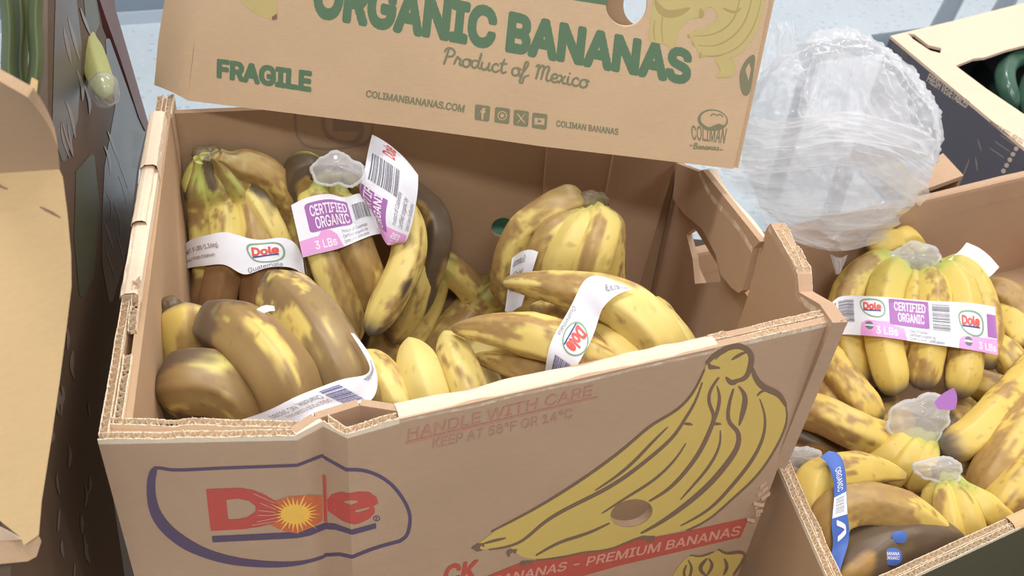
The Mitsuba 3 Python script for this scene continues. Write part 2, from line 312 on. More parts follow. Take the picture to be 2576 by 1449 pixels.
class Tape:
    """A strip of printed tape between an upper and a lower line of pixels; drawn on in (along, across) from 0 to 1."""
    def __init__(s, upper, lower, V=None, depth=None, n=60, m=9, lift=0.003, smooth=5, curve=True):
        U, Lo = (spline(np.array(q, float), n) if curve else np.stack([np.interp(np.linspace(0, 1, n), np.linspace(0, 1, len(q)), np.array(q, float)[:, k]) for k in (0, 1)], -1) for q in (upper, lower))
        v = np.linspace(0, 1, m)[None, :, None]; px = U[:, None] * (1 - v) + Lo[:, None] * v
        if depth is None:
            D = np.stack([drape(px[:, j], V, lift) for j in range(m)], 1)
            from scipy.ndimage import gaussian_filter, minimum_filter
            D = gaussian_filter(minimum_filter(D, (5, 3)), (smooth, 2.0))
        else:
            dd = np.array(depth, float); D = np.interp(np.linspace(0, 1, n), np.linspace(0, 1, len(dd)), dd)[:, None] * np.ones((1, m))
        s.P = at_d(px[..., 0], px[..., 1], D); s.n, s.m = n, m
    def mesh(s): return sheet(s.P)
    def __call__(s, u, v):
        from scipy.ndimage import map_coordinates
        cu, cv = np.clip(u, 0, 1) * (s.n - 1), np.clip(v, 0, 1) * (s.m - 1)
        f = lambda a, b: np.stack([map_coordinates(s.P[..., k], [a, b], order=1, mode='nearest') for k in range(3)], -1)
        P = f(cu, cv); n = np.cross(f(cu + .4, cv) - f(cu - .4, cv), f(cu, cv + .4) - f(cu, cv - .4)); n /= np.linalg.norm(n, axis=1, keepdims=True) + 1e-12
        return P, n * np.sign(((CAM - P) * n).sum(1))[:, None]
def rect(x0, y0, x1, y1): return Polygon([(x0, y0), (x1, y0), (x1, y1), (x0, y1)])
def tape_words(s, x0, x1, y0, y1, bold=True, fat=0.0, flip=False):
    a = ((x0, y1), (x1, y1), (x0, y0), (x1, y0)) if not flip else ((x1, y0), (x0, y0), (x1, y1), (x0, y1))
    return words(s, *a, bold=bold, fat=fat)
def logo_on(key, tp, x0, x1, y0, y1, mark='Dole', flip=False):
    """The red name over a navy rule inside a green leaf."""
    cx, cy, rx, ry = (x0 + x1) / 2, (y0 + y1) / 2, (x1 - x0) / 2, (y1 - y0) / 2
    pts = [(-1, -.75), (-.2, -1), (.7, -.9), (1, -.3), (.95, .6), (.5, 1), (-.2, .9), (-.8, .4), (-1, -.75)]
    if flip: pts = [(-a, -b) for a, b in pts]
    q = Polygon(chaikin([(cx + a * rx * 1.06, cy + b * ry * 1.06) for a, b in pts[:-1]]))
    ring = q.buffer(0).difference(affinity.scale(q, .90, .86)); ink(key + '__leaf_outline', ring, tp, 'ink_leaf', .0006, .03)
    ink(key + '__logo', tape_words(mark, cx - rx * .72, cx + rx * .72, cy - ry * .55, cy + ry * .12, flip=flip, fat=.04), tp, 'ink_logo', .0008, .03)
    yy = (cy + ry * .20, cy + ry * .32) if not flip else (cy - ry * .70, cy - ry * .60)
    ink(key + '__rule', rect(cx - rx * .7, yy[0], cx + rx * .7, yy[1]), tp, 'ink_navy', .0008, .03)
def barcode_on(key, tp, x0, x1, y0, y1, seed=0, along=True, mt='ink_grey'):
    rng = np.random.default_rng(seed); p, a, b = [], (x0 if along else y0), (x1 if along else y1)
    while a < b:
        w = (b - (x0 if along else y0)) * 0; w = rng.uniform(.012, .05) * ((x1 - x0) if along else (y1 - y0))
        p.append(rect(a, y0, min(a + w, b), y1) if along else rect(x0, a, x1, min(a + w, b))); a += w + rng.uniform(.015, .045) * ((x1 - x0) if along else (y1 - y0))
    ink(key + '__barcode', unary_union(p), tp, mt, .0007, .05)
def crumple(q, seed, folds=14, f0=1.2, f1=3.2):
    """Straight sharp creases in random directions, as crushed film has them."""
    rng = np.random.default_rng(seed); out = 0
    for k in range(folds):
        n = rng.normal(size=3); n /= np.linalg.norm(n); f = rng.uniform(f0, f1)
        t = q @ n * f + rng.uniform(0, 1) + 0.5 * meshkit.noise(q * 1.3 + k, seed + k); out = out + np.abs((t % 1) - .5) / f
    return out / folds
def film_blob(px, py, h, rx, ry, rz, seed=0, amp=0.5, folds=8, sub=4, f0=.5, f1=1.4, flat=0.0):
    """A crumpled, closed skin of thin plastic: radii in photo pixels across, down and in depth."""
    c = at_h(np.float64(px), np.float64(py), h); k = ((c - CAM) @ FWD) / F
    s = trimesh.creation.icosphere(subdivisions=sub); v = s.vertices
    r = crumple(v, seed, folds, f0, f1); r = 1 + amp * (r - r.mean()) / (r.std() + 1e-9) * .22
    v = v * r[:, None]
    V = c + k * (rx * v[:, :1] * RT + ry * v[:, 1:2] * UP + rz * v[:, 2:3] * FWD)
    return trimesh.Trimesh(V, s.faces, process=False)
def creases(u, v, seed, k=9, stretch=5.0, sharp=3.0):
    """Long sharp wrinkles along u, as gathered film has them; 0 to 1."""
    out = 0
    for o, (f, a) in enumerate(((1, .6), (2.3, .3), (4.7, .15))):
        w = meshkit.fbm(np.stack([u * f * .8, v * f * .8, u * 0 + seed], -1), 2, seed + o) * 1.6
        n = meshkit.fbm(np.stack([u * k * f / stretch + w, v * k * f + w * .6, u * 0 + seed * 3.1], -1), 2, seed + 7 * o); out = out + a * (1 - np.abs(n * 2 - 1)) ** sharp
    return out
def film_ring(px, py, h, R, r, rz, seed=0, amp=10, nu=260, nv=110):
    """A slumped loop of bunched film: R and r are the loop's and the roll's radii in photo pixels."""
    c = at_h(np.float64(px), np.float64(py), h); k = ((c - CAM) @ FWD) / F
    a, b = np.meshgrid(np.linspace(0, 2 * np.pi, nu), np.linspace(0, 2 * np.pi, nv), indexing='ij')
    cyc = lambda q, f: np.stack([np.cos(q) * f, np.sin(q) * f], -1)
    low = meshkit.fbm(np.concatenate([cyc(a, .9), np.sin(b)[..., None] * .6], -1) + seed, 2, seed); lump = 1 + .9 * (low - .5)
    n1 = meshkit.fbm(np.concatenate([cyc(a, 1.6), (np.sin(b) * 2.8)[..., None]], -1) + np.cos(b)[..., None] * 2.1, 3, seed + 1); n2 = meshkit.fbm(np.concatenate([cyc(a, 3.4), (np.sin(b) * 7)[..., None]], -1) + np.cos(b)[..., None] * 5, 2, seed + 2)
    n3 = meshkit.fbm(np.concatenate([cyc(a, 9), (np.sin(b) * 3)[..., None]], -1) + np.cos(b)[..., None] * 2, 2, seed + 3)
    rd = lambda n, s: (1 - np.abs(2 * n - 1)) ** s
    d = amp * (2.2 * rd(n1, 2.5) + 1.2 * rd(n2, 3) + .9 * rd(n3, 4) - 1.6)
    rr = r * lump + d; x = (R + rr * np.cos(b)) * np.cos(a); y = (R + rr * np.cos(b)) * np.sin(a) * .98; z = rz / r * rr * np.sin(b)
    V = c + k * (x[..., None] * RT + y[..., None] * UP + z[..., None] * FWD); return sheet(V)
def cap(px, py, h, rx, ry, seed=0, tilt=0.0):
    """A square of clear film tied over a crown: a drooping crumpled cup, open below, with a thick gathered rim."""
    c = at_h(np.float64(px), np.float64(py), h); k = ((c - CAM) @ FWD) / F; nu, nv = 26, 72
    rng = np.random.default_rng(seed); a = np.linspace(0, 2 * np.pi, nv); r = np.linspace(0, 1, nu)[:, None]
    edge = 1 + .10 * np.cos(2 * a + rng.uniform(0, 6)) + .10 * np.cos(3 * a + rng.uniform(0, 6)) + .05 * np.cos(5 * a + rng.uniform(0, 6)) + .03 * np.cos(9 * a + rng.uniform(0, 6))
    fold = (.10 * np.abs(((a * 7 / 2 / np.pi + rng.uniform(0, 1)) % 1) - .5) + .03 * np.abs(((a * 11 / 2 / np.pi + rng.uniform(0, 1)) % 1) - .5))
    u, v = r * edge * np.cos(a), r * edge * np.sin(a)
    z = .55 * np.sqrt(np.clip(1 - .8 * r ** 2, 0, 1)) - 1.6 * fold * r - .18 * r ** 6 + .45 * crumple(np.stack([u, v, u * 0], -1).reshape(-1, 3), seed, 6, .6, 1.4).reshape(u.shape)
    up = -FWD * .5 + np.array([0, 0, 1.0]) * .5; up /= np.linalg.norm(up)
    V = c + k * (rx * u[..., None] * RT + ry * v[..., None] * UP + .6 * (rx + ry) * .5 * (z - .35)[..., None] * up * 1.2)
    m = sheet(V); rim = V[-1]
    tube = []
    for j in range(nv):
        t = rim[(j + 1) % nv] - rim[j - 1]; t /= np.linalg.norm(t) + 1e-9; n1 = np.cross(t, up); n1 /= np.linalg.norm(n1) + 1e-9; n2 = np.cross(t, n1)
        w = k * (3.0 + 2.4 * rng.random()); tube.append([rim[j] + w * (n1 * np.cos(b) + n2 * np.sin(b)) for b in np.linspace(0, 2 * np.pi, 7)])
    return cat([m, sheet(np.array(tube))])

# ================================================================== the shop: floor, wall, table
ZT = ZR - 0.34
put('floor', box((-5, -3, -0.02), (6, 9, 0)), 'terrazzo'); tag('floor', 'pale blue-grey speckled terrazzo shop floor', kind='structure')
gb = at_plane(np.array([300., 420.]), np.array([60., 52.]), (np.array([0, 0, 0.0]), np.array([0, 0, 1.0])))
gd = (gb[1] - gb[0]); gd[2] = 0; gd /= np.linalg.norm(gd)
def upright(o, d, x0, x1, z0, z1, t):
    nb = np.cross([0, 0, 1.0], d); m = trimesh.creation.box(extents=(x1 - x0, t, z1 - z0)); M = np.eye(4); M[:3, 0], M[:3, 1], M[:3, 2] = d, nb, [0, 0, 1]
    M[:3, 3] = o + d * (x0 + x1) / 2 + nb * t / 2 + np.array([0, 0, (z0 + z1) / 2]); m.apply_transform(M); return m
put('wall_back', upright(gb[0], gd, -1.0, 0.42, 0.012, 0.9, 0.05), 'wall_grey'); tag('wall_back', 'grey painted kick panel at the back of the floor', kind='structure')
put('baseboard_back', upright(gb[0] - np.cross([0, 0, 1.0], gd) * .008, gd, -1.0, 0.42, 0, 0.03, 0.06), 'trim_pale'); tag('baseboard_back', 'pale trim along the foot of the grey kick panel', kind='structure')
tb = box((-0.95, 0.12, ZT - 0.035), (0.95, 1.10, ZT - .005))
put('display_table__table_top', tb, 'table_wood')
for x in (-0.9, 0.9):
    for y in (0.17, 1.05): put('display_table__leg', box((x - .03, y - .03, 0), (x + .03, y + .03, ZT - 0.03)), 'table_wood')
tag('display_table', 'dark display table under the banana boxes', 'table')

# ================================================================== the big banana box
def hp(x, y, h=0.0): return at_h(np.float64(x), np.float64(y), h)
p0, p1, p2, p3, p4, p7 = (hp(*q) for q in ((245, 1107), (745, 1097), (812, 1062), (873, 1092), (1005, 1055), (2094, 808)))
PLAN = [p[:2] for p in (p0, p1, p2, p3, p4, p7)]
front = on_prism(PLAN); PF = vplane(p4, p7); PFL = vplane(p0, p1)
ZB = ZT - 0.004
BL, BR = np.array([-.313, .753]), np.array([.151, .882]); FLc, FRc = p0[:2], p7[:2]
PL, PB, PR = vplane(FLc, BL), vplane(BL, BR), vplane(FRc, BR)
def seg_box(a, b, t, z0, z1, inward):
    """A straight board between two plan points, t thick towards the inside."""
    a, b = np.array([*a[:2], 0]), np.array([*b[:2], 0]); q = [a, b, b + inward * t, a + inward * t]
    m = trimesh.creation.extrude_polygon(Polygon([c[:2] for c in q]).buffer(0), z1 - z0, engine='earcut'); m.apply_translation([0, 0, z0]); return m
def inward(a, b, c=(-.03, .65)):
    d = np.array([b[0] - a[0], b[1] - a[1], 0.0]); n = np.array([-d[1], d[0], 0]) / np.linalg.norm(d)
    return n if (np.array([*c, 0]) - np.array([a[0], a[1], 0])) @ n > 0 else -n
KB = 'banana_box'
zc = ZR - 0.0038
# outer boards of the front, with the valley fold right of the left third
inF, inL = inward(p4, p7), inward(p0, p1)
fold = [seg_box(a, b, 0.0058, ZB, zc, inward(a, b)) for a, b in ((p0, p1), (p1, p2), (p2, p3), (p3, p4))]
hole = np.array(ellipse(1588, 1290, 53, 33, -.22).exterior.coords)[:-1]
bz = lambda x, h: (x, h)
fr = [p4 * [1, 1, 0] + [0, 0, ZB], p7 * [1, 1, 0] + [0, 0, ZB], p7, p4]
fold.append(flat(fr, PF, 0.0058, [at_plane(hole[:, 0], hole[:, 1], PF)]))
put(KB + '__front_panel', cat(fold), 'kraft')
inner = [seg_box(a + inward(p4, p7) * 0, b, 0.0055, ZB, z, np.array([0, 0, 0]) + inward(a, b)) for a, b, z in ((p0 + inL * .0066, p1 + inL * .0066 + (p1 - p0) * .02, zc), (p4 + inF * .0066, p7 + inF * .0066 - (p7 - p4) * .02, ZR + .001))]
# the inner board swings behind the fold
i1, i2, i3 = hp(738, 1058), hp(800, 1033), hp(1005, 1012)
imid = hp(905, 998)
inner += [seg_box(a, b, 0.0055, ZB, ZR + .0015, inward(a, b)) for a, b in ((hp(745, 1092), hp(797, 1058)), (hp(797, 1058), hp(905, 1024)), (hp(905, 1024), hp(1010, 1040)))]
inner.pop(1)
PFi = (PF[0] + inF * .0066, PF[1]); q0, q1 = p4 + inF * .0066, p7 + inF * .0066 - (p7 - p4) * .02
inner.append(flat([q0 * [1, 1, 0] + [0, 0, ZB], q1 * [1, 1, 0] + [0, 0, ZB], q1, q0], PFi, .0055, [at_plane(hole[:, 0], hole[:, 1], PFi)]))
put(KB + '__inner_panel', cat(inner), 'kraft')
# rims of the front: open flutes at the left, on the fold and at the right corner, a folded-over lip between
put(KB + '__corrugated_edge', flutes(p0, p1, inL, seed=1), 'flute'); put(KB + '__corrugated_edge', flutes(p0 + inL * .0066 + [.004, .006, 0], p1 + inL * .0066, inL, seed=2), 'flute')
put(KB + '__corrugated_edge', flutes(p2, p3, inward(p2, p3), seed=3), 'flute'); put(KB + '__corrugated_edge', flutes(p3, p4, inward(p3, p4), seed=4), 'flute')
m1 = p4 + (p7 - p4) * 0.70
lip = cat([seg_box(p1, p2, .0058, zc - .001, ZR + .001, inward(p1, p2))])
L0, L1 = p4 + [0, 0, .0005], m1
def lipmesh(a, b, inn, w, n=60, seed=3):
    s = np.linspace(0, 1, n); c = a + s[:, None] * (b - a); rows = []
    wob = (meshkit.fbm(np.c_[s * 9, s * 0, s * 0 + seed], 2, seed) - .5)
    for t, dz in ((0, -.0045), (0.0, -.002), (.0012, -.0004), (.004, .0012), (w - .003, .0014), (w - .0006, 0), (w, -.004), (w, -.03)):
        rows.append(c + inn * (t * (1 + .12 * wob * (t > .001)))[:, None] + np.c_[s * 0, s * 0, dz + .0022 * wob])
    return sheet(np.stack(rows, 1))
put(KB + '__folded_lip', cat([lip, lipmesh(L0, L1 + (p7 - p4) * .01, inF, .0128)]), 'kraft_pale')
put(KB + '__corrugated_edge', flutes(m1, p7, inF, seed=5), 'flute'); put(KB + '__corrugated_edge', flutes(m1 + inF * .0066, p7 + inF * .0066, inF, seed=6), 'flute')
# left wall
inW = inward(FLc, BL); LA, LB = np.array([*FLc, ZR]), np.array([*BL, ZR]); dL = LB - LA
lw = [seg_box(FLc, BL, .0058, ZB, zc, inW), seg_box(FLc + inW[:2] * .0066 + .004, BL + inW[:2] * .0066, .0058, ZB, zc, inW)]
put(KB + '__side_panel', cat(lw), 'kraft_dim')
def onL(f, off=0): return LA + dL * f + inW * off
put(KB + '__corrugated_edge', flutes(onL(0.01), onL(.33), inW, seed=7), 'flute'); put(KB + '__corrugated_edge', flutes(onL(0.03, .0066), onL(.19, .0066), inW, seed=8), 'flute'); put(KB + '__corrugated_edge', flutes(onL(0.25, .0066), onL(.36, .0066) + [0, 0, .006], inW, seed=9, ragged=.003), 'flute')
lp = []
for a, b, z, w in ((.33, .54, .004, .0125), (.53, .72, .007, .0105), (.71, .92, .010, .0128)): lp.append(lipmesh(onL(a, -.001) + [0, 0, z], onL(b, -.001) + [0, 0, z], inW, w, 24, int(a * 50)))
lp.append(seg_box(onL(.33), onL(.92), .0118, ZR - .006, ZR + .004, inW))
put(KB + '__folded_lip', cat(lp), 'kraft_pale')
put(KB + '__corrugated_edge', flutes(onL(.955), onL(1.04), inW, seed=10), 'flute'); put(KB + '__corrugated_edge', flutes(onL(.955, .0085), onL(1.04, .0085), inW, seed=11), 'flute')
put(KB + '__corner_post', cat([seg_box(onL(.955), onL(1.04), .014, ZB, zc, inW)]), 'kraft_dim')
# back wall: two overlapping boards and the flap of a third, with the round vent through both
vent = np.array(ellipse(1266, 574, 30, 26, 0).exterior.coords)[:-1]
bk = lambda o: (PB[0] + PB[1] * o, PB[1])
def zpts(a, b, z0, z1): return [np.array([*a, z0]), np.array([*b, z0]), np.array([*b, z1]), np.array([*a, z1])]
BLx, BRx = BL + (BL - BR) * .0, BR
hv = at_plane(vent[:, 0], vent[:, 1], PB)
put(KB + '__back_panel', flat(zpts(BLx, BRx, ZB, ZR - .01), PB, .0058, [hv]), 'kraft_dim')
fb = board([(1383, 300), (1562, 300), (1515, 560), (1440, 830), (1330, 830), (1362, 560)], (PB[0] + PB[1] * .006, PB[1]), .0055); put(KB + '__back_flap', fb, 'kraft')
fb = board([(1562, 300), (1730, 300), (1655, 560), (1575, 830), (1400, 830), (1512, 560)], (PB[0] + PB[1] * .012, PB[1]), .0055); put(KB + '__back_flap', fb, 'kraft')
# hand-hole shape pressed into the back board, just under the lid
ink(KB + '__printed_mark', stroke([(745, 250), (745, 330), (775, 368), (880, 370), (930, 350), (935, 250)], 5), on_plane((PB[0], PB[1])), 'ink_dust', .0006, 40)
ink(KB + '__printed_mark', stroke([(815, 250), (818, 330), (850, 356), (900, 352), (905, 250)], 9).union(rect(838, 250, 905, 330)), on_plane((PB[0], PB[1])), 'ink_dust', .0006, 40)
# a green crate behind the box, which shows through the vent
g0, g1 = BL + [.17, .075], BL + [.37, .130]; gc = np.array([(g0[0] + g1[0]) / 2 - .03, (g0[1] + g1[1]) / 2 + .12]); gi = inward(g0, g1, gc)[:2]
mat('crate_green', srgb(130, 190, 166), .4)
gq = [g0, g1, g1 + gi * .2, g0 + gi * .2]
for a, b in zip(gq, gq[1:] + gq[:1]): put('green_crate__wall', cat([seg_box(a, b, .004, ZB, ZR - .06, inward(a, b, gc)), seg_box(a, b, .010, ZR - .075, ZR - .058, inward(a, b, gc))]), 'crate_green')
put('green_crate__bottom', trimesh.creation.extrude_polygon(Polygon(gq).buffer(-.001), .004, engine='earcut').apply_translation([0, 0, ZB]), 'crate_green')
tag('green_crate', 'green crate showing through the round vent in the back of the big box', 'crate')
# right wall: leaning corner board, main board with the hand hole, and the folded handle flap
PR2 = (PR[0] - PR[1] * .001, PR[1])
hand = [(1726, 585), (1758, 650), (1752, 712), (1812, 708), (1800, 650), (1740, 560)]
zr = lambda x, y: at_plane(np.float64(x), np.float64(y), PR2)
main = board([(2096, 812), (2050, 835), (1850, 745), (1690, 440), (1700, 380), (1640, 560), (1560, 860), (1610, 1000), (1990, 1130)], PR2, .006)
main = board([(1705, 400), (1690, 470), (1600, 740), (1540, 960), (1600, 1150), (1940, 1170), (2090, 812), (2000, 770), (1880, 745), (1838, 690), (1760, 545), (1716, 470)], PR2, .006, [[(1726, 588), (1742, 650), (1748, 714), (1813, 709), (1806, 668), (1772, 612), (1748, 575)]])
put(KB + '__side_panel', main, 'kraft')
PR3 = (PR[0] + PR[1] * .0075, PR[1])
flapp = [(1758, 432), (1768, 428), (1912, 608), (1895, 625), (1868, 730), (1858, 737), (1838, 722), (1812, 690), (1800, 640), (1765, 575), (1722, 540), (1693, 500), (1700, 410)]
put(KB + '__handle_flap', board(flapp, PR3, .0055), 'kraft')
def rim_strip(px, pl, w, lift=.0012):
    a = np.array(px, float); P = at_plane(a[:, 0], a[:, 1], pl); P = spline(P, 50); wob = (meshkit.fbm(P * 40, 2, 5) - .5)[:, None] * .0012
    up = np.array([0, 0, 1.0]); n = -pl[1]; return sheet(np.stack([P - up * .004, P + up * lift + wob * up, P + n * w * .5 + up * (lift + .0012) + wob * up, P + n * w + up * lift, P + n * w - up * .012], 1))
put(KB + '__folded_lip', rim_strip([(1760, 430), (1790, 490), (1850, 560), (1893, 626)], PR3, .0165), 'kraft_pale')
# the corner board at the front right, its ragged top of open flutes
PC = vplane(p7 - [0, 0, 0], hp(1935, 560, -.008))
PCi = (PC[0] + PC[1] * .004, PC[1])
corner = [(2095, 812), (2062, 765), (2010, 735), (2006, 690), (1990, 655), (1938, 562), (1928, 575), (1895, 700), (1866, 790), (1838, 860), (1880, 1150), (1945, 1180)]
put(KB + '__corner_panel', board(corner, PCi, .011), 'kraft')
def flute_line(key, px, pl, seed, w=.006, n_rows=2, rag=.0015):
    a = np.array(px, float); P = at_plane(a[:, 0], a[:, 1], pl)
    ms = []
    for k in range(len(P) - 1):
        for r in range(n_rows): ms.append(flutes(P[k] - pl[1] * r * w * 1.05, P[k + 1] - pl[1] * r * w * 1.05, -pl[1], t=w * .95, seed=seed + 7 * k + r, ragged=rag, depth=.006))
    return put(key, cat(ms), 'flute')
flute_line(KB + '__corrugated_edge', [(1937, 564), (1990, 652), (2004, 676), (2006, 735)], PCi, 20); flute_line(KB + '__corrugated_edge', [(2006, 735), (2094, 808)], PCi, 40)
put(KB + '__bottom_panel', trimesh.creation.extrude_polygon(Polygon([FLc + .004, FRc + [-.004, .004], BR - .004, BL + [.004, -.004]]), .006, engine='earcut').apply_translation([0, 0, ZB]), 'kraft_dim')
# torn flutes at the lower right corner
rg = np.random.default_rng(4); torn = []
for i in range(9):
    a = at_plane(np.float64(1945 - i * 4.2 - rg.uniform(4, 34)), np.float64(1222 + i * 10), PF); b = a + RT * rg.uniform(.002, .008) + UP * rg.uniform(-.002, .006) + PF[1] * rg.uniform(.0005, .002)
    torn.append(sheet(np.stack([np.stack([a, a - UP * .003]), np.stack([b, b - UP * .003])]), .0006))
put(KB + '__torn_edge', cat(torn), 'kraft')
tag(KB, 'large brown box with a red logo and a big printed banana hand on its front', 'cardboard box')

# --- its printing
z3, z5 = Z(2.963, 240, 960), Z(2.4186, 1100, 850)
KP = KB + '__front_panel'
thick = Polygon(chaikin(z3((440, 632), (405, 655), (380, 750), (385, 900), (420, 1020), (500, 1130), (640, 1240), (800, 1310), (1000, 1365), (1250, 1385), (1450, 1380), (1600, 1350), (1720, 1310), (1720, 1285), (1600, 1325), (1450, 1342), (1250, 1335), (1050, 1310), (850, 1255), (690, 1170), (560, 1070), (480, 960), (450, 850), (445, 740), (465, 650))))
thin = stroke(z3((440, 642), (500, 645), (560, 655), (900, 645), (1300, 630), (1505, 622)), 7).union(stroke(z3((1505, 622), (1690, 550)), 7, smooth=False)).union(stroke(z3((1690, 550), (1712, 567), (1870, 655)), 7, smooth=False)).union(stroke(z3((1870, 655), (1990, 660), (2110, 700), (2210, 770), (2290, 870), (2340, 980), (2340, 1080), (2315, 1150), (2265, 1188)), 8)).union(stroke(z3((2265, 1188), (2080, 1240), (1915, 1305)), 8)).union(stroke(z3((1915, 1305), (1820, 1285), (1715, 1290)), 8, smooth=False))
ink(KP + '__logo_outline', thick.union(thin), front, 'ink_blue', .0004, 16)
D = Polygon(z3((825, 800), (1080, 790), (1180, 808), (1270, 845), (1340, 890), (1400, 960), (1340, 1050), (1230, 1078), (1100, 1098), (860, 1110)), [z3((975, 880), (1060, 870), (1140, 885), (1195, 925), (1192, 968), (1130, 1010), (1050, 1025), (990, 1025))])
O = Polygon(z3((1300, 910), (1345, 885), (1450, 855), (1600, 842), (1690, 850), (1690, 1035), (1600, 1090), (1500, 1128), (1400, 1112), (1290, 1055)))
EE = Polygon(z3((1728, 880), (1760, 840), (1830, 820), (1890, 832), (1960, 818), (2040, 822), (2095, 860), (2108, 905), (2075, 925), (1960, 952), (1905, 968), (1960, 975), (2080, 935), (2082, 975), (2040, 1020), (1985, 1048), (1930, 1065), (1850, 1040), (1790, 1000), (1735, 960)), [z3((1830, 895), (1905, 882), (1985, 890), (1905, 918))])
ell = Polygon(z3((1692, 690), (1716, 700), (1728, 1045), (1704, 1045)))
D, O, EE = (g.buffer(-2.5).buffer(5).buffer(-2.5) for g in (D, O, EE))
sun = ellipse(*z3((1490, 985))[0], 36, 24)
for k in range(26):
    a = 2 * math.pi * k / 26; ln = 1.25 + .35 * (k % 3 == 0) + .2 * (k % 2); c = np.array(z3((1490, 985))[0])
    sun = sun.union(Polygon([c + [math.cos(a - .10) * 34, math.sin(a - .10) * 23], c + [math.cos(a) * 40 * ln, math.sin(a) * 32 * ln], c + [math.cos(a + .10) * 34, math.sin(a + .10) * 23]]))
[ink(KP + '__logo', g.difference(sun), front, 'ink_red', .0004, 12) for g in (D, EE, ell)]; ink(KP + '__logo', O.difference(D).difference(sun), front, 'ink_orange', .00045, 12); ink(KP + '__logo', sun, front, 'ink_sun', .0005, 12)
rays = unary_union([stroke(z3(a, b), 1.0, 1.6, smooth=False) for a, b in (((1180, 830), (1340, 900)), ((1230, 900), (1350, 950)), ((1215, 955), (1340, 968)), ((1210, 992), (1340, 990)), ((1205, 1040), (1350, 1010)), ((1170, 1065), (1350, 1035)))])
ink(KP + '__logo', rays.intersection(D), front, 'ink_pale', .0007, 12)
ink(KP + '__logo_rule', Polygon(z3((868, 1150), (1540, 1117), (1600, 1090), (1715, 1050), (1790, 1058), (1910, 1102), (2090, 1053), (2092, 1092), (1915, 1140), (1790, 1102), (1715, 1098), (1600, 1146), (1500, 1165), (875, 1196))), front, 'ink_blue', .0004, 12)
rx, ry = z3((2095, 1018))[0]
ink(KP + '__lettering', ellipse(rx, ry, 9, 7).difference(ellipse(rx, ry, 7, 5)).union(words('R', (rx - 3, ry + 3), (rx + 3, ry + 3), (rx - 3, ry - 3), (rx + 3, ry - 3))), front, 'ink_blue', .0004, 10)
ink(KP + '__lettering', words('HANDLE WITH CARE', (1025, 1107), (1488, 995), (1028, 1079), (1492, 968), bold=False, fat=.015), front, 'ink_faint')
ink(KP + '__lettering', Polygon([(1021, 1110), (1503, 996), (1503, 1001), (1021, 1118)]), front, 'ink_faint')
ink(KP + '__lettering', words('KEEP AT 58°F OR 14°C', (1088, 1128), (1440, 1050), (1090, 1104), (1441, 1027), bold=False, fat=.02), front, 'ink_faint2')
hand_out = z5((215, 1280), (245, 1250), (330, 1190), (400, 1130), (550, 1060), (700, 970), (850, 880), (1000, 770), (1150, 660), (1300, 530), (1450, 440), (1555, 330), (1610, 230), (1632, 170), (1640, 145), (1700, 90), (1780, 55), (1850, 55), (1900, 95), (1910, 180), (1930, 230), (1990, 300), (2070, 340), (2115, 400), (2125, 480), (2100, 580), (2020, 730), (1920, 860), (1780, 990), (1650, 1100), (1520, 1165), (1320, 1205), (1230, 1215), (1050, 1280), (900, 1300), (750, 1330), (610, 1345), (520, 1335), (470, 1300), (440, 1265), (330, 1285))
hole_p = ellipse(1588, 1290, 54, 34, -.22)
hy = Polygon(chaikin(hand_out)).buffer(0)
banner = Polygon(z5((170, 1500), (520, 1360), (610, 1350), (900, 1305), (1050, 1285), (1230, 1222), (1320, 1212), (1500, 1178), (1895, 1092), (1842, 1212), (1100, 1385), (700, 1500)))
ink(KP + '__banana_picture', hy.difference(hole_p).difference(banner.buffer(1)), front, 'ink_yellow', .0004, 40)
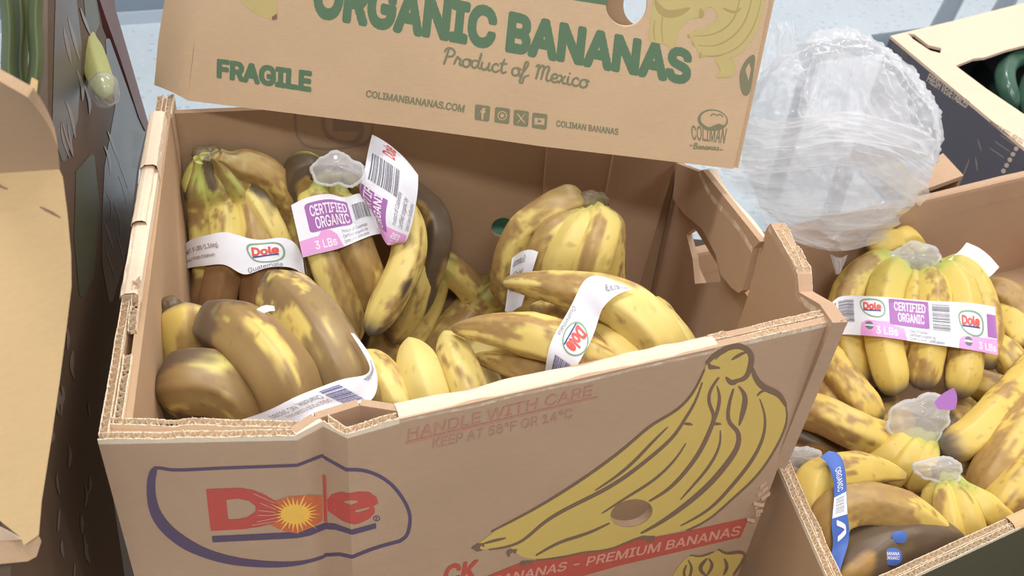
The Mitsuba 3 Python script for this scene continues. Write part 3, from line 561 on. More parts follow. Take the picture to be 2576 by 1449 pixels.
lines = [stroke(z5((330, 1175), (560, 1055), (850, 878), (1150, 658), (1310, 525), (1450, 440), (1555, 330), (1625, 190)), 6, 3), stroke(z5((1640, 150), (1700, 95), (1780, 55), (1850, 52), (1905, 100), (1900, 180), (1870, 240), (1800, 262)), 14, 7), stroke(z5((1640, 145), (1660, 175), (1715, 180)), 12, 4, smooth=False),
         stroke(z5((1690, 130), (1720, 100), (1760, 80)), 3, 1), stroke(z5((1790, 130), (1850, 95), (1880, 85)), 7, 2), stroke(z5((1757, 238), (1790, 270), (1830, 255)), 12, 4),
         stroke(z5((1915, 180), (1935, 240), (1990, 300), (2070, 340), (2118, 410)), 16, 6), stroke(z5((2118, 410), (2126, 480), (2100, 580), (2020, 730), (1920, 860), (1780, 990), (1650, 1100), (1520, 1170)), 5, 3),
         stroke(z5((1610, 270), (1560, 400), (1500, 500), (1440, 590), (1300, 720), (1100, 870), (900, 980), (650, 1120), (500, 1240), (315, 1285)), 9, 3), stroke(z5((1400, 540), (1300, 640), (1150, 790), (960, 925)), 7, 2), stroke(z5((1500, 520), (1520, 520), (1550, 525)), 7, 2),
         stroke(z5((1710, 240), (1660, 320), (1655, 400), (1680, 470), (1665, 540), (1600, 680), (1500, 820), (1400, 920), (1290, 990)), 10, 4), stroke(z5((1700, 290), (1715, 360), (1700, 450), (1675, 530)), 8, 2), stroke(z5((1660, 525), (1690, 520), (1725, 522)), 7, 2), stroke(z5((1045, 1125), (900, 1190), (750, 1240), (600, 1320)), 7, 3),
         stroke(z5((1510, 640), (1450, 730), (1330, 850), (1180, 950), (1000, 1065)), 6, 2), stroke(z5((1800, 310), (1775, 400), (1775, 510), (1820, 560), (1830, 640), (1770, 750), (1660, 880), (1500, 1020), (1340, 1130), (1240, 1185)), 13, 4), stroke(z5((1830, 290), (1868, 350), (1860, 440), (1835, 530)), 13, 2),
         stroke(z5((1720, 560), (1715, 650), (1650, 780), (1560, 890), (1480, 980)), 6, 2), stroke(z5((1960, 370), (1990, 470), (1980, 600), (1900, 760), (1780, 910), (1650, 1040), (1480, 1140)), 8, 2), stroke(z5((1945, 350), (1970, 325), (2010, 315)), 5, 2),
         stroke(z5((1320, 1205), (1220, 1215), (1050, 1282), (900, 1302), (740, 1335), (600, 1350)), 4, 2),
         Polygon(z5((205, 1275), (240, 1248), (285, 1245), (285, 1270), (262, 1262), (258, 1280), (275, 1290), (240, 1298))), stroke(z5((280, 1250), (330, 1235), (415, 1215)), 6, 2), Polygon(z5((420, 1300), (435, 1285), (485, 1282), (475, 1310), (455, 1300), (440, 1315), (440, 1330), (425, 1325))),
         Polygon(z5((500, 1385), (510, 1355), (585, 1350), (580, 1375), (545, 1368), (525, 1388))), Polygon(z5((1180, 1225), (1250, 1200), (1320, 1203), (1318, 1235), (1285, 1240), (1265, 1228)))]
ink(KP + '__banana_outline', unary_union(lines).difference(hole_p), front, 'ink_line', .0007, 40)
bt = words('BANANAS - PREMIUM BANANAS', z5((330, 1502))[0], z5((1836, 1196))[0], z5((345, 1450))[0], z5((1850, 1140))[0])
ink(KP + '__banner', banner.difference(bt), front, 'ink_banner', .0005, 40); ink(KP + '__lettering', bt.intersection(banner.buffer(4)), front, 'ink_pale', .0005, 30)
ink(KP + '__lettering', words('CK', z5((30, 1500))[0], z5((232, 1462))[0], z5((48, 1390))[0], z5((250, 1352))[0], fat=.03), front, 'ink_banner')
h2 = Polygon(chaikin(z5((1400, 1500), (1470, 1380), (1530, 1320), (1640, 1315), (1720, 1285), (1790, 1310), (1865, 1305), (1868, 1340), (1800, 1440), (1760, 1500))))
ink(KP + '__banana_picture', h2, front, 'ink_yellow', .0004, 40)
ink(KP + '__banana_outline', unary_union([stroke(z5((1712, 1285), (1760, 1308), (1830, 1302), (1868, 1315), (1860, 1350), (1800, 1440)), 7, 4), stroke(z5((1515, 1380), (1500, 1430), (1520, 1480)), 6, 2), stroke(z5((1525, 1350), (1545, 1400), (1520, 1480)), 6, 2), stroke(z5((1640, 1340), (1600, 1400), (1640, 1450)), 9, 2), stroke(z5((1650, 1340), (1670, 1380), (1640, 1440)), 7, 2), stroke(z5((1745, 1340), (1760, 1390), (1740, 1440)), 8, 2), stroke(z5((1540, 1320), (1600, 1325), (1680, 1300)), 4, 2)]), front, 'ink_line', .0007, 40)

# ================================================================== the lid leaning over the back
tl = math.radians(16); LN = np.array([0.03, -math.cos(tl), math.sin(tl)]); LN /= np.linalg.norm(LN)
PLID = (hp(455, 248, .012), LN); KL = 'box_lid'
lid = on_plane(PLID)
lid_px = [(520, -160), (500, 20), (472, 253), (700, 281), (1000, 318), (1200, 345), (1250, 352), (1360, 368), (1420, 375), (1600, 396), (1845, 425), (1862, 350), (1905, 150), (1938, -15), (1970, -160)]
hh = np.array(ellipse(1576, 12, 52, 55).exterior.coords)[:-1]
put(KL + '__front_panel', board(lid_px, PLID, .005, [hh]), 'kraft_lid')
# rounded corner and the flap that swings out at the left
cols = []
for f, dx, dp in ((0, 0, 0), (.15, 0, .0006), (.3, 0, .002), (.5, 0, .006), (.7, 0, .013), (.85, 0, .020), (1, 0, .028)):
    L_, R_ = np.array([(432, -160), (414, 0), (398, 100), (388, 214)]), np.array([(520, -160), (502, 20), (486, 130), (472, 253)])
    q = R_ * (1 - f) + L_ * f; q[-1, 1] += 12 * f * (1 - f) * -1 + (0 if f < .8 else 0)
    P = at_plane(q[:, 0], q[:, 1], (PLID[0] - PLID[1] * dp, PLID[1])); cols.append(P)
put(KL + '__side_flap', sheet(np.array(cols), .005), 'kraft_lid', 40)
rgt = at_plane(np.array([1845., 1970]), np.array([425., -160]), PLID); bk_ = np.array([0, .20, 0])
put(KL + '__side_panel', sheet(np.array([[rgt[0] - PLID[1] * .005, rgt[1] - PLID[1] * .005], [rgt[0] + bk_, rgt[1] + bk_]]), .005), 'kraft_lid')
lf = at_plane(np.array([470., 520]), np.array([250., -160]), PLID)
hi_ = np.array(ellipse(1618, 14, 50, 54).exterior.coords)[:-1]; PLI = (PLID[0] - PLID[1] * .012, PLID[1])
put(KL + '__inner_panel', board([(540, -160), (520, 20), (500, 225), (700, 255), (1000, 290), (1420, 345), (1810, 395), (1870, 150), (1930, -160)], PLI, .004, [hi_]), 'kraft_dim')
tag(KL, 'upright cardboard lid with green lettering leaning over the back of the big banana box', 'box lid')
KLF = KL + '__front_panel'
ob = words('ORGANIC BANANAS', (785, 33), (1736, 208), (795, -68), (1744, 133), fat=.06)
ink(KLF + '__lettering', ob, lid, 'ink_green'); ink(KLF + '__lettering', words('FRAGILE', (545, 192), (783, 228), (546, 151), (785, 183), fat=.065), lid, 'ink_green')
ink(KLF + '__lettering', words('COLIMANBANANAS.COM', (920, 243), (1167, 282), (922, 227), (1170, 265), fat=.02), lid, 'ink_olive'); ink(KLF + '__lettering', words('COLIMAN BANANAS', (1399, 317), (1555, 339), (1400, 303), (1556, 324), fat=.02), lid, 'ink_olive')
def script(word, x0, y0, x1, y1, xh, w):
    """Brush-script lettering along a sloping baseline."""
    G = {'P': ([[(.15, -.1), (.3, 1.0), (.38, 1.75)], [(.05, 1.35), (.2, 1.75), (.6, 1.85), (.95, 1.5), (.8, 1.0), (.35, .85)]], 1.05), 'r': ([[(0, .1), (.2, .95), (.25, 1.05), (.3, .85), (.5, .8), (.5, .2), (.75, .1)]], .7),
         'o': ([[(.45, .95), (.1, .7), (.15, .1), (.5, .05), (.7, .5), (.5, .95), (.85, .8)]], .8), 'd': ([[(.6, .9), (.2, .9), (.1, .3), (.35, .05), (.65, .6), (.8, 1.9), (.68, .6), (.75, .1), (.95, .15)]], .95), 'u': ([[(.05, .9), (.05, .25), (.3, .05), (.6, .4), (.7, .95), (.65, .3), (.75, .05), (.95, .2)]], .92),
         'c': ([[(.6, .8), (.4, 1.0), (.1, .6), (.2, .1), (.5, .05), (.75, .3)]], .72), 't': ([[(.35, 1.7), (.2, .5), (.35, .05), (.65, .25)], [(.02, 1.1), (.6, 1.2)]], .62), ' ': ([], .5), 'f': ([[(.0, .0), (.4, .9), (.6, 1.7), (.45, 1.9), (.3, 1.4), (.2, .2), (.1, -.7), (.3, -.75), (.4, -.1), (.8, .3)]], .85),
         'M': ([[(.0, 1.5), (.2, 1.75), (.25, 1.4), (.15, .05)], [(.2, .9), (.5, 1.7), (.65, 1.7), (.6, .1)], [(.62, .9), (.95, 1.7), (1.15, 1.65), (1.05, .4), (1.2, .05), (1.4, .2)]], 1.4), 'e': ([[(.1, .45), (.6, .6), (.5, .98), (.2, .85), (.15, .2), (.45, .03), (.75, .25)]], .72), 'x': ([[(.05, .9), (.25, .9), (.5, .1), (.75, .15)], [(.6, .95), (.1, .05)]], .75), 'i': ([[(.15, .95), (.15, .2), (.3, .05), (.5, .2)], [(.2, 1.35), (.22, 1.4)]], .48),
         'B': ([[(.15, 0), (.3, 1.7)], [(.1, 1.5), (.6, 1.8), (.8, 1.4), (.35, 1.0), (.8, .7), (.6, .05), (.1, .1)]], .95), 'a': ([[(.6, .9), (.2, .9), (.1, .3), (.35, .05), (.65, .8), (.68, .1), (.9, .2)]], .85), 'n': ([[(.05, .95), (.08, .05), (.35, .9), (.55, .8), (.55, .1), (.8, .15)]], .8), 's': ([[(.55, .95), (.2, .8), (.5, .4), (.3, .02), (.05, .15)]], .65)}
    tot = sum(G[c][1] for c in word); d = np.array([x1 - x0, y1 - y0]) / tot; perp = np.array([.16, -1.0]); x = 0; out = []
    for c in word:
        for s_ in G[c][0]: out.append(stroke([np.array([x0, y0]) + d * (x + a) + perp * b * xh for a, b in s_], w, w * .8, n=26))
        x += G[c][1]
    return unary_union(out)
ink(KLF + '__lettering', script('Product of Mexico', 1113, 158, 1478, 222, 21, 5.2), lid, 'ink_olive', .0004, 20)
for i, (cx, cy) in enumerate(((1213.5, 284), (1263.5, 290.5), (1311, 297.5), (1357.5, 304.5))):
    sq = Polygon([(cx - 18, cy - 22), (cx + 20, cy - 17), (cx + 17, cy + 22), (cx - 20, cy + 17)]).buffer(-5).buffer(5)
    cut = [words('f', (cx - 6, cy + 14), (cx + 7, cy + 15), (cx - 5, cy - 12), (cx + 9, cy - 11), fat=.04), ellipse(cx, cy, 12, 12).difference(ellipse(cx, cy, 9, 9)).union(ellipse(cx, cy, 5, 5)), stroke([(cx - 9, cy - 11), (cx + 9, cy + 11)], 3, smooth=False).union(stroke([(cx + 9, cy - 11), (cx - 9, cy + 11)], 2, smooth=False)), Polygon([(cx - 13, cy - 9), (cx + 13, cy - 7), (cx + 12, cy + 10), (cx - 13, cy + 8)]).difference(Polygon([(cx - 4, cy - 5), (cx + 6, cy), (cx - 4, cy + 5)]))][i]
    ink(KLF + '__printed_icon', sq.difference(cut), lid, 'ink_olive', .0004, 20)
lz = Z(2.995, 1100, 0)
ring = ellipse(1793, 302, 38, 27, .1); ring = ring.difference(ellipse(1795, 300, 33, 22, .1)); hill = Polygon(lz((1985, 940), (2040, 965), (2080, 945), (2120, 930), (2165, 945), (2140, 970), (2080, 985), (2020, 980)))
cloudl = stroke(lz((2060, 872), (2085, 858), (2110, 868), (2130, 860), (2150, 880)), 2)
ink(KLF + '__printed_emblem', ring.union(hill).union(cloudl), lid, 'ink_olive', .0004, 14); ink(KLF + '__lettering', words('COLIMAN', (1741, 350), (1822, 360), (1738, 316), (1829, 324), bold=False, fat=.02), lid, 'ink_olive'); ink(KLF + '__lettering', script('Bananas', 1743, 374, 1808, 378, 8, 2.2).union(stroke([(1735, 365), (1742, 366)], 2, smooth=False)).union(stroke([(1810, 376), (1818, 377)], 2, smooth=False)), lid, 'ink_olive', .0004, 14)
ink(KLF + '__printed_bar', Polygon(lz((900, -300), (960, -10), (1275, 38), (1285, -300))), lid, 'ink_green')
ink(KLF + '__banana_picture', Polygon([(560, -160), (598, -10), (620, 18), (655, 40), (685, 50), (697, 40), (698, 15), (690, -10), (660, -160)]), lid, 'ink_lemon'); ink(KLF + '__banana_picture', Polygon([(684, 42), (697, 34), (697, 48), (685, 50)]), lid, 'ink_line', .0006)
cl1 = Polygon(chaikin(lz((1625, -300), (1625, 40), (1605, 150), (1590, 305), (1640, 325), (1710, 330), (1745, 350), (1765, 375), (1800, 340), (1800, 270), (1850, 190), (1900, 140), (1980, 130), (2010, 80), (2060, 40), (2110, 90), (2110, 160), (2010, 200), (1900, 255), (1895, 275), (1930, 330), (1965, 390), (1980, 435), (2050, 425), (2100, 410), (2190, 430), (2250, 430), (2360, 330), (2420, 200), (2470, 0), (2520, -300))))
ink(KLF + '__banana_picture', cl1.buffer(0), lid, 'ink_lemon', .0004)
dk = [stroke(lz((1640, 0), (1700, 90), (1800, 100), (1900, 60)), 20, 4), stroke(lz((1700, 100), (1690, 200), (1700, 320)), 3, 1), stroke(lz((1640, 150), (1630, 220), (1640, 310)), 3, 1), stroke(lz((1930, 270), (2060, 260), (2180, 200), (2250, 100), (2290, -100)), 4, 1), stroke(lz((1960, 340), (2100, 340), (2250, 250), (2340, 100), (2380, -100)), 4, 1), stroke(lz((1990, 420), (2150, 410), (2300, 320), (2400, 150), (2440, 0)), 3, 1), stroke(lz((2150, 60), (2240, 90), (2290, 60)), 7, 2), Polygon(lz((1975, 60), (2000, 70), (2010, 110), (1990, 135), (1970, 120))), Polygon(lz((1885, 255), (1900, 260), (1900, 285), (1888, 280))), Polygon(lz((1920, 320), (1935, 325), (1930, 345))), Polygon(lz((1975, 395), (1995, 400), (1985, 435), (1972, 425)))]
ink(KLF + '__banana_outline', unary_union(dk), lid, 'ink_lemon2', .0006, 30)
fl = Polygon(chaikin(lz((2080, 450), (2150, 410), (2210, 430), (2250, 480), (2240, 560), (2200, 580), (2110, 585), (2090, 575), (2140, 540), (2120, 490)))); ink(KLF + '__banana_picture', fl, lid, 'ink_lemon', .0005)
pt = Polygon(chaikin(lz((2275, 560), (2300, 490), (2340, 430), (2400, 400), (2385, 530), (2360, 690), (2330, 725), (2295, 710), (2280, 640)))); ink(KLF + '__printed_mark', pt.difference(Polygon(lz((2320, 520), (2350, 470), (2365, 520), (2345, 610), (2330, 560)))), lid, 'ink_olive', .0005)
sf = lambda x, y: (at_plane(x, y, (PLID[0] - PLID[1] * .010, PLID[1])), np.broadcast_to(PLID[1], (len(x), 3)))

# ================================================================== bananas in the big box
WALLS[:] = [(PB[0] + inward(BL, BR) * .004, inward(BL, BR)), (LA + inW * .0125, inW), (PR[0] + inward(FRc, BR) * .008, inward(FRc, BR))]
def fg(pts, r, **k): return dict(pts=pts, r=r, **k)
# back left, in the lid's shade, crown up, white tape around it
kA, vA = bunch('banana_bunch', 'shaded green-necked bunch with white tape, in the back left corner of the big box', [
    fg([(505, 400, -.080), (476, 448, -.085), (486, 512, -.10), (488, 600, -.12), (472, 700, -.15), (440, 800, -.19)], 44, brown=.50, green=.55, seed=1, end=.62, endcol=srgb(140, 104, 72), neck=.14, neck_r=.42, dark=.25),
    fg([(522, 392, -.078), (528, 448, -.078), (562, 515, -.09), (575, 600, -.108), (560, 700, -.14), (520, 810, -.18)], 46, brown=.55, green=.55, seed=2, end=.62, endcol=srgb(140, 104, 72), neck=.14, neck_r=.42, dark=.2),
    fg([(535, 388, -.078), (572, 430, -.076), (625, 500, -.086), (648, 590, -.105), (655, 690, -.135), (640, 800, -.18)], 46, brown=.58, green=.5, seed=3, end=.62, endcol=srgb(140, 104, 72), neck=.14, neck_r=.42, dark=.25),
    fg([(550, 392, -.085), (596, 410, -.085), (655, 428, -.088), (708, 478, -.10), (738, 570, -.12), (742, 690, -.16), (722, 790, -.20)], 42, brown=.7, green=.0, seed=4, neck=.08, neck_r=.5, dark=.2),
    fg([(536, 384, -.074), (566, 410, -.068), (606, 452, -.072), (668, 540, -.09), (706, 620, -.115), (716, 720, -.15)], 34, brown=.5, green=.6, seed=5, neck=.25, neck_r=.32, dark=.35),
    fg([(515, 398, -.10), (455, 430, -.10), (450, 520, -.12), (452, 620, -.14), (430, 720, -.18)], 36, brown=.6, seed=6, neck=.14, neck_r=.4, dark=.45)],
    [dict(pts=[(500, 388, -.082), (530, 382, -.078), (555, 392, -.082)], r=17, seed=1)], 'bunches of bananas in the big box')
tA = Tape([(446, 660), (470, 610), (520, 592), (565, 584), (610, 595), (660, 603), (710, 598), (745, 615), (762, 650)], [(450, 690), (470, 676), (520, 668), (570, 668), (613, 690), (660, 677), (715, 671), (750, 682), (770, 712)], vA, lift=.004)
KT = kA + '__tape'; put(KT, tA.mesh(), 'band_white', True); logo_on(KT, tA, .54, .80, .12, .82)
ink(KT + '__lettering', tape_words('Guatemala', .53, .78, .84, .97, bold=False), tA, 'ink_grey', .0007, .03); ink(KT + '__lettering', tape_words('NET WT 3 LBS (1.36kg)', .06, .34, .28, .42), tA, 'ink_dust', .0007, .03); ink(KT + '__lettering', tape_words('DOLE FOOD COMPANY', .09, .30, .62, .72), tA, 'ink_dust', .0007, .03)
tl_ = Tape([(738, 612), (757, 634), (770, 660)], [(762, 640), (770, 668), (772, 716)], vA, lift=.004, n=20); put(KT, tl_.mesh(), 'band_white', True)
# back middle, clear cap on the crown, purple printed tape with a loose end
kB, vB = bunch('banana_bunch', 'bunch with clear cap and loose purple tape, at the back of the big box', [
    fg([(835, 425, -.085), (800, 470, -.09), (800, 560, -.10), (832, 680, -.13), (866, 790, -.17), (880, 870, -.205)], 48, brown=.42, green=.15, seed=11, neck=.12, neck_r=.42, dark=.1),
    fg([(850, 430, -.085), (850, 500, -.086), (888, 600, -.105), (925, 700, -.14), (950, 800, -.19)], 46, brown=.8, seed=12, neck=.14, neck_r=.4, dark=.3),
    fg([(865, 425, -.085), (950, 470, -.085), (1022, 560, -.095), (1020, 660, -.115), (975, 755, -.14), (928, 842, -.165)], 44, brown=.44, seed=13, neck=.12, neck_r=.42, dark=.05, tip=.2),
    fg([(870, 420, -.09), (1000, 470, -.10), (1085, 530, -.11), (1102, 600, -.13), (1075, 700, -.17), (1040, 800, -.21)], 38, brown=.9, seed=14, neck=.1, neck_r=.5, dark=.85),
    fg([(826, 425, -.09), (765, 420, -.10), (752, 500, -.115), (765, 620, -.145), (800, 760, -.20)], 40, brown=.85, seed=15, neck=.1, neck_r=.45, dark=.55),
    fg([(870, 440, -.11), (1000, 560, -.13), (1050, 680, -.16), (1020, 800, -.21), (985, 860, -.24)], 38, brown=.6, seed=16, neck=.1, neck_r=.45, dark=.1)],
    [dict(pts=[(830, 420, -.085), (870, 418, -.085)], r=26, seed=2)], 'bunches of bananas in the big box')
put(kB + '__plastic_cap', cap(848, 424, -.030, 60, 44, 3), 'film_cap', True)
tB = Tape([(732, 516), (765, 500), (800, 490), (835, 489), (870, 496), (905, 487), (940, 520)], [(762, 648), (800, 638), (850, 626), (900, 606), (945, 590), (975, 585), (985, 580)], vB, lift=.004)
KT = kB + '__tape'; put(KT, tB.mesh(), 'band_white', True)
ink(KT + '__printed_panel', rect(.14, .10, .62, .62).buffer(-.05).buffer(.05).difference(tape_words('CERTIFIED', .19, .60, .16, .34).union(tape_words('ORGANIC', .22, .60, .38, .57))), tB, 'ink_purple', .0005, .03)
ink(KT + '__lettering', tape_words('CERTIFIED', .19, .60, .16, .34), tB, 'ink_white', .0006, .03); ink(KT + '__lettering', tape_words('ORGANIC', .22, .60, .38, .57), tB, 'ink_white', .0006, .03)
pk = Polygon([(.0, .70), (.22, .70), (.26, .62), (.36, .64), (.42, .74), (.46, .99), (.0, .99)]); lb = tape_words('3 LBs', .16, .40, .78, .92)
ink(KT + '__printed_panel', pk.difference(lb), tB, 'ink_pink', .0005, .03); ink(KT + '__lettering', lb, tB, 'ink_white', .0006, .03)
for i, w in enumerate(('Product of Colombia', 'Certified organic by', 'Control Union Certifications')): ink(KT + '__lettering', tape_words(w, .48, .76, .68 + .10 * i, .75 + .10 * i, bold=False), tB, 'ink_grey', .0006, .03)
barcode_on(KT, tB, .66, .84, .2, .55, 3)
dB = float(np.median(proj(vB)[2])) - .05
tC = Tape([(906, 488), (918, 425), (936, 340), (944, 338), (990, 375), (1045, 435)], [(948, 560), (972, 614), (985, 616), (1010, 606), (1036, 560), (1052, 450)], depth=[dB + .012, dB - .005, dB - .015, dB - .022, dB - .018, dB], n=60, curve=False)
tC = Tape([(936, 339), (990, 374), (1052, 440)], [(906, 488), (912, 488), (918, 492)], depth=[dB, dB], curve=False)
uC = np.array([[(936, 338), (962, 352), (990, 372), (1022, 402), (1052, 440)], [(926, 380), (955, 395), (985, 415), (1018, 440), (1051, 478)], [(916, 430), (948, 450), (980, 470), (1012, 495), (1044, 525)], [(906, 486), (935, 515), (968, 535), (1000, 555), (1034, 572)], [(935, 520), (952, 560), (972, 585), (995, 598), (1020, 608)], [(948, 558), (960, 590), (972, 612), (982, 616), (1008, 607)]], float)
wob = np.array([[.004, .0, -.003, -.001, .006], [.002, -.003, -.006, -.004, .004], [.0, -.004, -.006, -.003, .005], [.004, -.002, -.004, -.002, .006], [.008, .002, .0, .002, .008], [.010, .006, .004, .005, .010]])
class Patch(Tape):
    """A free piece of tape over a grid of points."""
    def __init__(s, px, dep, n=40, m=30):
        from scipy.ndimage import map_coordinates
        a, b = np.meshgrid(np.linspace(0, px.shape[0] - 1, n), np.linspace(0, px.shape[1] - 1, m), indexing='ij')
        g = lambda q: map_coordinates(q, [a, b], order=2, mode='nearest')
        s.P = at_d(g(px[..., 0]), g(px[..., 1]), g(dep)); s.n, s.m = n, m
tC = Patch(uC, dB + wob); KC = kB + '__loose_tape'; put(KC, tC.mesh(), 'band_white', True)
rot = lambda poly: affinity.affine_transform(poly, [0, 1, -1, 0, 0, 1])   # lettering that reads up the strip
def rw(s, u0, u1, v0, v1, **k):        # reads from u1 (low end) up to u0
    q = text_poly(s, k.get('bold', True), k.get('fat', 0.0)); return quad_map(q, (u1, v1), (u0, v1), (u1, v0), (u0, v0))
barcode_on(KC, tC, .20, .44, .12, .66, 5, along=False)
cz = rw('CERTIFIED', .38, .72, .10, .24).union(rw('ORGANIC', .44, .78, .28, .42))
pp = rect(.50, .02, .80, .52); ink(KC + '__printed_panel', pp.difference(cz), tC, 'ink_purple', .0005, .03); ink(KC + '__lettering', cz.intersection(pp), tC, 'ink_white', .0006, .03)
for i, w in enumerate(('Product of Colombia', 'Certified organic by', 'Control Union Certifications')): ink(KC + '__lettering', rw(w, .38, .66, .66 + .11 * i, .73 + .11 * i, bold=False), tC, 'ink_grey', .0006, .03)
lb = rw('3 LBs', .74, .96, .62, .82); pk = Polygon([(.78, .1), (.72, .45), (.70, .95), (1, 1), (1, .0)])
ink(KC + '__printed_panel', pk.difference(lb).difference(pp), tC, 'ink_pink', .0005, .03); ink(KC + '__lettering', lb, tC, 'ink_white', .0006, .03)
ink(KC + '__logo', rw('Dole', .03, .14, .30, .55), tC, 'ink_logo', .0006, .03)
# front left, four ripe fingers and a white tape
kC, vC = bunch('banana_bunch', 'very ripe blotched bunch with white tape, front left corner of the big box', [
    fg([(770, 1120, -.19), (800, 1040, -.115), (745, 1035, -.075), (712, 955, -.045), (655, 880, -.038), (590, 832, -.042), (516, 812, -.055)], 78, brown=0.86, gold=.45, brn=srgb(122, 90, 64), patch=0.8, seed=21, neck=.08, neck_r=.5, dark=.15, end=.88, top=(.62, .90, 1.0), tip=.13, n=150, m=48),
    fg([(905, 1100, -.17), (880, 1010, -.095), (850, 925, -.06), (808, 848, -.05), (752, 778, -.06), (688, 722, -.085)], 74, brown=0.74, gold=.45, brn=srgb(118, 92, 72), patch=0.9, seed=27, neck=.06, neck_r=.5, dark=.2, end=.88, top=(.35, .85, 1.12), tip=.14, n=150, m=48),
    fg([(690, 1130, -.2), (665, 1080, -.12), (625, 1020, -.075), (560, 968, -.06), (480, 962, -.062), (405, 990, -.08), (350, 1040, -.11)], 80, brown=1.0, gold=.45, brn=srgb(122, 90, 64), patch=0.9, seed=29, neck=.06, neck_r=.5, dark=.1, end=.76, top=(.44, .74, 1.02), tip=.17, n=150, m=48)],
    [], 'bunches of bananas in the big box')
tD = Tape([(600, 1058), (680, 1030), (740, 1000), (810, 972), (870, 952), (915, 944), (930, 930), (912, 885), (882, 838)], [(690, 1085), (745, 1065), (800, 1045), (860, 1025), (905, 1015), (935, 1005), (950, 960), (930, 892), (890, 838)], vC, lift=.004, n=80)
KT = kC + '__tape'; put(KT, tD.mesh(), 'band_white', True); barcode_on(KT, tD, .44, .56, .15, .85, 7, along=False, mt='ink_navy')
ink(KT + '__lettering', tape_words('Charlotte, NC 28280', .12, .42, .24, .42, bold=False, flip=True), tD, 'ink_grey', .0007, .03); ink(KT + '__lettering', tape_words('DOLE FOOD COMPANY', .16, .42, .50, .64, bold=False, flip=True), tD, 'ink_dust', .0007, .03)
ink(KT + '__lettering', tape_words('Guatemala', .68, .82, .35, .65, bold=False, flip=True), tD, 'ink_grey', .0007, .02)
scrap = Tape([(645, 778), (665, 768), (690, 770)], [(660, 790), (675, 784), (692, 782)], depth=[.735, .735], n=10); put(kC + '__tape_end', scrap.mesh(), 'band_white', True)
kC2, vC2 = bunch('banana', 'single banana standing stem up by the left wall of the big box', [
    fg([(414, 778, -.055), (424, 815, -.060), (428, 870, -.075), (420, 950, -.10), (400, 1050, -.15)], 64, brown=.55, gold=.6, seed=33, neck=0, dark=.1, n=110, m=40)], [dict(pts=[(414, 772, -.053), (417, 780, -.055)], r=27, seed=4)])
# right back: crown up against the back wall
kD, vD = bunch('banana_bunch', 'bunch under a brown crown, standing at the back right of the big box', [
    fg([(1472, 512, -.075), (1432, 512, -.068), (1385, 535, -.075), (1325, 582, -.095), (1290, 665, -.13), (1285, 760, -.18)], 50, brown=.50, seed=41, neck=.10, neck_r=.4),
    fg([(1480, 520, -.07), (1435, 560, -.068), (1395, 595, -.078), (1365, 650, -.10), (1345, 720, -.14), (1330, 800, -.19)], 46, brown=.5, seed=42, neck=.20, neck_r=.30),
    fg([(1490, 520, -.068), (1465, 570, -.064), (1430, 620, -.076), (1405, 680, -.10), (1400, 760, -.15)], 46, brown=.42, seed=43, neck=.22, neck_r=.30),
    fg([(1500, 520, -.068), (1505, 575, -.066), (1488, 640, -.078), (1478, 700, -.105), (1490, 790, -.15)], 54, brown=.46, seed=44, neck=.16, neck_r=.36),
    fg([(1510, 515, -.075), (1530, 570, -.08), (1530, 660, -.11), (1545, 780, -.16)], 40, brown=.5, seed=45, neck=.16, neck_r=.4)],
    [dict(pts=[(1448, 514, -.066), (1485, 506, -.064), (1508, 510, -.07)], r=25, seed=3)], 'bunches of bananas in the big box')
tE = Tape([(1288, 650), (1310, 634), (1335, 628), (1354, 634)], [(1270, 782), (1282, 786), (1300, 776), (1312, 770)], vD, lift=.004, n=24)
KT = kD + '__tape'; put(KT, tE.mesh(), 'band_white', True)
for i, w in enumerate(('Guatemala', 'Net wt 3 lbs', 'Dole Food Co')): ink(KT + '__lettering', rw(w, .12, .6, .08 + .22 * i, .20 + .22 * i, bold=False), tE, 'ink_grey', .0006, .05)
# right front, lying bunch with the upright white tape
kE, vE = bunch('banana_bunch', 'spotted yellow bunch lying on its side in white tape, right of the big box', [
    fg([(1720, 1000, -.17), (1690, 930, -.085), (1648, 840, -.04), (1570, 765, -.025), (1460, 732, -.028), (1360, 716, -.04), (1272, 712, -.058)], 62, brown=.52, seed=51, neck=.06, neck_r=.6, point=.8, tipd=.25, tip=.38, n=150, m=48),
    fg([(1600, 1060, -.16), (1570, 960, -.09), (1500, 905, -.058), (1400, 862, -.05), (1290, 836, -.055), (1200, 828, -.065), (1143, 826, -.078)], 56, brown=.58, seed=52, neck=.06, neck_r=.6, point=.8, tipd=.25, tip=.28, n=150, m=48),
    fg([(1560, 1050, -.17), (1500, 985, -.10), (1400, 945, -.082), (1290, 918, -.085), (1190, 898, -.098)], 42, brown=.55, seed=53, neck=.06, neck_r=.6, point=.8, tipd=.25, tip=.25, n=110, m=40),
    fg([(1640, 1060, -.17), (1600, 960, -.08), (1560, 890, -.058), (1500, 830, -.062), (1420, 790, -.08), (1340, 775, -.10)], 58, brown=.50, seed=54, neck=.06, neck_r=.6, point=.8, tipd=.25, tip=.25, n=110, m=40)], [], 'bunches of bananas in the big box')
tF = Tape([(1590, 726), (1545, 706), (1508, 694), (1474, 702), (1440, 762), (1400, 832), (1380, 880), (1368, 960)], [(1588, 728), (1548, 745), (1522, 768), (1512, 784), (1500, 822), (1480, 870), (1455, 915), (1425, 985)], vE, lift=.004, n=80)
KT = kE + '__tape'; put(KT, tF.mesh(), 'band_white', True)
def down(s, u0, u1, v0, v1, **k):
    q = text_poly(s, k.get('bold', True), k.get('fat', 0.0)); return quad_map(q, (u0, v0), (u1, v0), (u0, v1), (u1, v1))
